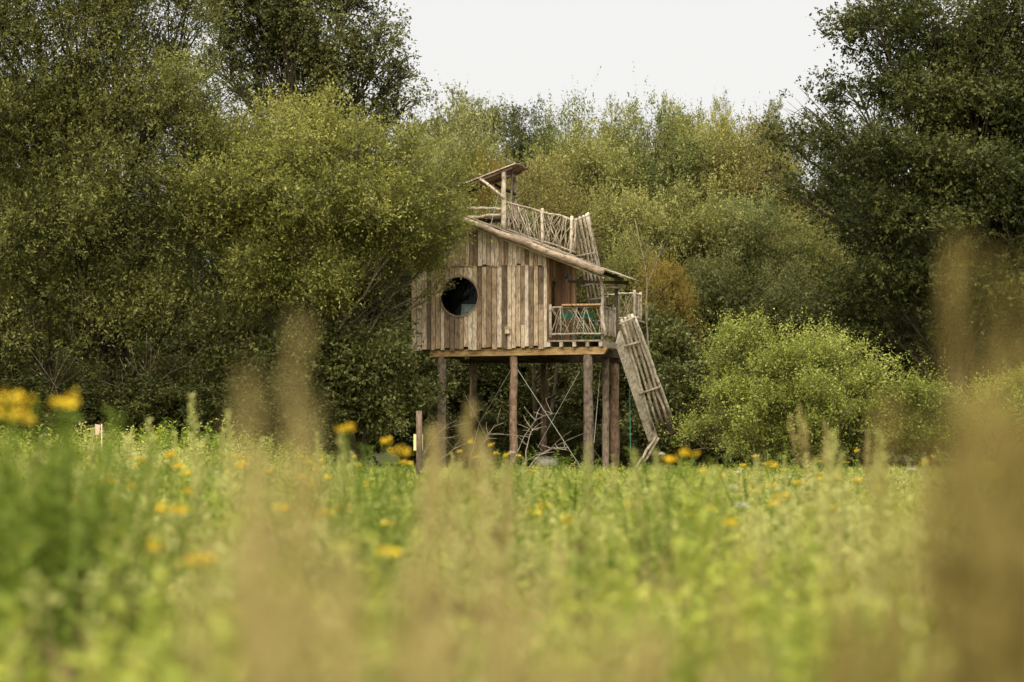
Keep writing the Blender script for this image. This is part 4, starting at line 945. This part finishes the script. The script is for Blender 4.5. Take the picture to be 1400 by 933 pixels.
# --- plants one can count
def plant_obj(name, parts):
    root = empty(name, (0, 0, 0))
    for nm, vb, mats in parts:
        o_ = link(bpy.data.objects.new(nm, vb.mesh(nm, mats)), root)
        if nm == 'seed_head': o_['kind'] = 'stuff'
    return root
def ragwort(seed, h=1.0):
    rg = np.random.default_rng(seed); st_, lf_, fl = VB(), VB(), VB()
    top = np.array([*rg.normal(0, .03, 2), h * .74]); st_.stem((0, 0, -.05), top, .006, .4)
    for j in range(34):
        t = .08 + .88 * (j + rg.random()) / 34; c = top * t; a = j * 2.4; L_ = .15 * (1.15 - .7 * t)
        d = np.array([math.cos(a), math.sin(a), rg.uniform(.2, .8)])
        for q in range(3): lf_.leaf(c + d * q * L_ * .25, d + rg.normal(0, .35, 3), np.array([0, 0, 1.]) + rg.normal(0, .4, 3), L_ * .7, L_ * .2, np.clip(rg.normal(.5, .2), 0, 1))
    for k in range(7):
        a = k * 6.283 / 7 + rg.uniform(-.3, .3); rr = rg.uniform(.01, .07); q = np.array([top[0] + rr * math.cos(a), top[1] + rr * math.sin(a), h * rg.uniform(.965, 1.0)])
        st_.stem(top * rg.uniform(.85, 1.), q, .003, .5)
        for j in range(7):
            c = q + np.array([*rg.normal(0, .020, 2), rg.normal(0, .006)])
            n_ = np.array([0, 0, 1.]) + rg.normal(0, .45, 3); fl.disc(c, rg.uniform(.008, .014), n_, np.clip(rg.normal(.6, .35), 0, 1)); fl.disc(c - n_ * .004, .006, n_, 0.)
    return plant_obj('ragwort', [('stem', st_, [LM['weed']]), ('foliage', lf_, [LM['weed']]), ('flower_head', fl, [LM['yellow']])])
def umbel(seed, h=1.0):
    rg = np.random.default_rng(seed); st_, lf_, fl = VB(), VB(), VB()
    top = np.array([0, 0, h * .93]); st_.stem((0, 0, -.05), top, .005, .4)
    for j in range(12):
        c = top * rg.uniform(.1, .7); a = j * 2.4; lf_.leaf(c, np.array([math.cos(a), math.sin(a), .6]), np.array([0, 0, 1.]), .12, .03, rg.random())
    for k in range(14):
        a = k * 2.4; rr = .055 * math.sqrt((k + .5) / 14); q = np.array([rr * math.cos(a), rr * math.sin(a), h - rr * .25]); st_.stem(top, q, .0015, .6)
        for j in range(5): fl.disc(q + np.array([*rg.normal(0, .008, 2), .003 * j]), .008, np.array([0, 0, 1.]) + rg.normal(0, .3, 3), rg.random())
    return plant_obj('wild_carrot', [('stem', st_, [LM['weed']]), ('foliage', lf_, [LM['weed']]), ('flower_head', fl, [LM['white']])])
def spike(seed, h=1.0):
    rg = np.random.default_rng(seed); st_, lf_ = VB(), VB()
    top = np.array([*rg.normal(0, .04, 2), h]); st_.stem((0, 0, -.05), top, .008, .4)
    for j in range(130):
        t = .1 + .9 * (j + rg.random()) / 130; a = j * 2.4; L_ = .10 * (1.2 - t) + .02
        lf_.leaf(top * t, np.array([math.cos(a), math.sin(a), rg.uniform(.3, 1.2)]), np.array([0, 0, 1.]) + rg.normal(0, .4, 3), L_, L_ * .32, np.clip(rg.normal(.6, .2), 0, 1))
    return plant_obj('tall_herb', [('stem', st_, [LM['palegreen']]), ('foliage', lf_, [LM['palegreen']])])
def leafy(seed, h=1.0):
    rg = np.random.default_rng(seed); st_, lf_ = VB(), VB()
    for s_ in range(5):
        p = np.array([*rg.normal(0, .05, 2), -.05]); q = np.array([*rg.normal(0, .12, 2), h * rg.uniform(.75, 1.)]); st_.stem(p, q, .005, .4)
        for j in range(46):
            t = .15 + .85 * (j + rg.random()) / 46; a = j * 2.4; L_ = .12 * (1.25 - t)
            lf_.leaf(p + (q - p) * t, np.array([math.cos(a), math.sin(a), rg.uniform(.2, 1.)]), np.array([0, 0, 1.]) + rg.normal(0, .4, 3), L_, L_ * .3, np.clip(rg.normal(.5, .2), 0, 1))
    return plant_obj('leafy_herb', [('stem', st_, [LM['weed']]), ('foliage', lf_, [LM['weed']])])
def brownhead(seed, h=1.0):
    rg = np.random.default_rng(seed); st_, lf_, fl = VB(), VB(), VB()
    for s_ in range(3):
        p = np.array([*rg.normal(0, .03, 2), -.05]); q = np.array([*rg.normal(0, .05, 2), h * rg.uniform(.85, 1.)]); st_.stem(p, q, .003, .3)
        for j in range(40): fl.leaf(q + rg.normal(0, .006, 3), rand_dir(rg, 1)[0], rg.normal(0, 1, 3), .024, .014, rg.random())
        for j in range(10):
            a = j * 2.4; lf_.leaf(p + (q - p) * rg.uniform(.1, .8), np.array([math.cos(a), math.sin(a), .6]), np.array([0, 0, 1.]), .10, .02, rg.random())
    return plant_obj('knapweed', [('stem', st_, [LM['weed']]), ('foliage', lf_, [LM['weed']]), ('seed_head', fl, [LM['brown']])])
def dryclump(seed, mat, h=1.0, n=4, spread=.03, head=.26):
    rg = np.random.default_rng(seed); st_, hd, lf_ = VB(), VB(), VB()
    for k in range(n):
        p = np.array([*rg.normal(0, spread, 2), -.05]); q = np.array([p[0] + rg.normal(0, spread * .8), p[1] + rg.normal(0, spread), h * rg.uniform(.78, 1.0)])
        st_.stem(p, q, .0022, rg.random()); d = (q - p) / np.linalg.norm(q - p)
        for j in range(60):
            t = j / 60; c = q - d * head * t; dd = d * .9 + rg.normal(0, .42, 3)
            hd.leaf(c, dd, rg.normal(0, 1, 3), rg.uniform(.02, .05) * (.4 + math.sin(3.14 * min(1, t + .12))), .006, rg.random())
        for j in range(3):
            lf_.blade(p + d * rg.uniform(.05, .5) * h, rg.uniform(0, 6.28), h * rg.uniform(.25, .45), rg.uniform(.3, .9), .006, rg.random())
    return plant_obj('dry_grass_clump', [('stem', st_, [mat]), ('seed_head', hd, [mat]), ('foliage', lf_, [mat])])
used2 = set(); PH = {}
def put(proto, x, ytop, Yd, label, cat, group, rz=0., wide=None, lean=0.):
    o = proto if proto.name not in used2 else copy_tree(proto)
    used2.add(proto.name)
    q = P(x, ytop, Yd); gz = float(ground(q[0], Yd)); h = q[2] - gz
    o.location = (q[0], Yd, gz); w_ = wide or min(1.15, max(.8, h)); o.scale = (w_, w_, h); o.rotation_euler = (0, lean, rz); tag(o, label, cat, group)
    return o
RX = np.random.default_rng(91)
RW = [ragwort(200 + k) for k in range(4)]
for k, (x, y, d) in enumerate([(12, 540, 8), (85, 536, 8.4), (45, 556, 8.1), (195, 625, 20), (232, 618, 18), (246, 632, 17), (262, 642, 19), (305, 618, 22), (332, 634, 22), (230, 689, 10.5), (257, 690, 11), (262, 668, 14), (203, 741, 9), (99, 742, 9.2), (80, 625, 14), (98, 661, 16), (147, 655, 20), (420, 648, 22), (470, 577, 11.5),
        (530, 598, 17), (547, 613, 13.5), (495, 632, 24), (648, 622, 30), (671, 606, 32), (746, 690, 16), (727, 641, 30), (742, 656, 28), (690, 620, 28), (772, 650, 36), (935, 612, 13), (908, 622, 14), (965, 692, 14), (1003, 712, 12.5), (1086, 656, 20), (1116, 651, 24), (1134, 690, 15), (988, 648, 28), (955, 640, 24), (1352, 628, 18), (1262, 628, 20), (1172, 655, 24), (458, 688, 12), (531, 746, 8.5), (300, 828, 6.6), (275, 760, 8), (640, 600, 26), (560, 628, 20), (860, 655, 32), (820, 660, 28), (366, 640, 21), (1040, 668, 22), (1205, 665, 18)] + [(float(a_), float(595 + 3306 * (1.2 - h_) / d_), float(d_)) for a_, h_, d_ in zip(RX.choice(np.concatenate([np.arange(100, 560, 7), np.arange(560, 1390, 17)]), 64), RX.uniform(.62, 1.0, 64), RX.uniform(12, 42, 64))]):
    pass
    lab = 'tall yellow ragwort towering over its neighbours in front of the dark willow' if k < 3 else ('yellow ragwort in flower among the herbs before the willows' if x < 560 else ('yellow ragwort in flower in the meadow before the cabin stilts' if x < 880 else 'yellow ragwort in flower in the meadow before the bright bush'))
    put(RW[k % 4], x, y, d, lab, 'flower', lab.replace('yellow ragwort', 'ragworts'), rz=k * 1.7, wide=.85 if k < 3 else .62)
UM = [umbel(220 + k) for k in range(2)]
for k, (x, y, d) in enumerate([(664, 631, 24), (744, 630, 12), (905, 620, 30), (1010, 645, 30), (1002, 665, 22), (1062, 668, 24), (1245, 641, 24), (1078, 652, 34), (700, 618, 30), (300, 645, 26), (1150, 672, 22), (870, 662, 30), (1015, 690, 15)]):
    lab = 'white flat-topped wild carrot flower in the meadow before the cabin stilts' if x < 900 else 'white flat-topped wild carrot flower in the meadow before the bright bush'
    put(UM[k % 2], x, y, d, lab, 'flower', lab, rz=k, wide=.55 if d < 10 else .8)
SP = [spike(230 + k) for k in range(3)]
for k, (x, y, d) in enumerate([(203, 572, 17), (286, 540, 16), (320, 560, 17), (180, 592, 22), (262, 596, 22), (120, 585, 24), (303, 585, 21), (228, 600, 26), (245, 590, 28), (470, 590, 12), (160, 598, 30), (350, 600, 26), (1200, 590, 11), (925, 618, 13.5)] + [(float(a_), float(b_), float(c_)) for a_, b_, c_ in zip(RX.uniform(380, 1380, 36), RX.normal(628, 14, 36), RX.uniform(11, 32, 36))]):
    lab = 'tall pale green leafy spike standing before the dark willows' if x < 500 else ('tall pale green leafy spike standing before the cabin stilts' if x < 910 else 'tall pale green leafy spike standing before the bright bush')
    put(SP[k % 3], x, y, d, lab, 'herb', lab, rz=k * 1.1)
KW = [brownhead(270 + k) for k in range(3)]
for k, (x, y, d) in enumerate([(192, 800, 7.6), (215, 825, 7.2), (100, 858, 6.6), (88, 880, 6.4), (172, 866, 6.8), (104, 912, 6.2), (168, 920, 6.0), (580, 800, 5.5), (622, 820, 5.2), (815, 742, 8), (690, 715, 9), (1100, 770, 7), (350, 720, 9), (40, 770, 8)]):
    lab = 'dark brown knapweed seed head among the herbs near the tall ragworts' if x < 400 else 'dark brown knapweed seed head in the open meadow before the cabin'
    put(KW[k % 3], x, y, d, lab, 'seed head', lab, rz=k)
LH = [leafy(260 + k) for k in range(3)]
for k, (x, y, d) in enumerate([(5, 565, 8.2), (40, 580, 8.0), (75, 575, 8.5), (95, 560, 8.6), (20, 600, 7.6), (60, 620, 7.8), (-20, 590, 7.9), (105, 640, 8.4), (5, 535, 8.1), (25, 545, 8.2), (80, 538, 8.5), (95, 545, 8.4), (48, 560, 8.2), (10, 552, 8.0), (88, 548, 8.3), (30, 566, 7.8), (55, 590, 8.1), (-10, 575, 7.7), (15, 620, 7.5), (70, 640, 7.9), (100, 600, 8.5), (-5, 660, 7.0), (50, 690, 7.2), (90, 700, 7.6), (120, 720, 8.), (490, 650, 12), (470, 600, 11.6), (505, 660, 12.4), (480, 690, 11.2), (920, 640, 13), (945, 650, 13.4), (905, 660, 12.6), (1140, 790, 4.6), (1100, 835, 4.4), (1165, 830, 4.8), (1085, 800, 5.)] + [(float(a_), float(b_), float(c_)) for a_, b_, c_ in zip(RX.uniform(140, 980, 26), RX.normal(640, 16, 26), RX.uniform(14, 32, 26))] + [(float(a_), float(np.clip(b_, 604, 660)), float(c_)) for a_, b_, c_ in zip(RX.uniform(120, 1390, 70), RX.normal(632, 13, 70), RX.uniform(24, 58, 70))]):
    lab = 'dark green leafy herb at the foot of the tall ragworts' if x < 138 and d < 12 else ('green leafy herb before the willows' if x < 560 else ('green leafy herb before the cabin stilts and lower stair' if x < 1000 else ('dark leafy herb low in the meadow before the bright bush' if d < 10 else 'broad leafy herb at the meadow edge before the bright bush')))
    put(LH[k % 3], x, y, d, lab, 'herb', lab, rz=k * 1.3, wide=1.5 if d < 20 else 2.4)
DC = [dryclump(240 + k, LM['drystalk']) for k in range(4)]; DD = [dryclump(250 + k, LM['drydark']) for k in range(3)]
cl = []
lab = 'tall dry tan grass clump standing before the willows'
for k, (x, y, d) in enumerate([(388, 395, 2.6), (378, 470, 2.7), (402, 520, 2.8), (365, 610, 2.5)]): put(DC[k % 4], x, y, d, lab, 'grass', lab, rz=k, wide=.7)
lab = 'blond dry grass wisp in the foreground meadow before the cabin'
rg = np.random.default_rng(77)
for k, (x, y) in enumerate([(560, 690), (605, 730), (640, 665), (722, 745), (772, 770), (862, 790), (1040, 760), (470, 770), (425, 700), (680, 830), (840, 860), (380, 740)]):
    put(DC[k % 4], x, y, rg.uniform(2.2, 3.1), lab, 'grass', lab, rz=k, wide=1.1)
lab = 'pale dry grass wisp rising in front of the left cabin stilts'
for k, (x, y, d) in enumerate([(632, 535, 6.5), (610, 560, 7), (655, 570, 7.5)]): put(DC[k], x, y, d, lab, 'grass', lab, rz=k, wide=1.1)
lab = 'tall brownish dry grass clump standing before the huge dark oak'
for k, (x, y, d) in enumerate([(1390, 310, 2.6), (1408, 400, 2.6), (1382, 350, 2.7), (1396, 330, 2.8), (1374, 430, 2.7), (1404, 360, 2.7), (1386, 400, 2.9), (1360, 520, 2.8), (1262, 560, 2.9), (1190, 590, 3.0), (1345, 500, 2.8), (1300, 580, 2.9)]): put(DD[k % 3], x, y, d, lab, 'grass', lab, rz=k, wide=.9, lean=-.06 if k in (8, 9) else 0)
lab = 'brownish dry grass clump in the foreground meadow before the bright bush'
for k in range(5): put(DD[k % 3], rg.uniform(1190, 1420), rg.uniform(620, 800), rg.uniform(2.5, 3.4), lab, 'grass', lab, rz=k, wide=1.4)
lab = 'arching tan grass head rising in front of the bright bush'
for k, (x, y, d) in enumerate([(1128, 543, 14), (1150, 560, 14.3), (1165, 575, 14.6)]): put(DC[k], x, y, d, lab, 'grass', lab, rz=k, wide=.8, lean=-.12)
print('TRIS', sum(len(m_.loops) - 2 * len(m_.polygons) for m_ in bpy.data.meshes), 'OBJ', len(bpy.data.objects))
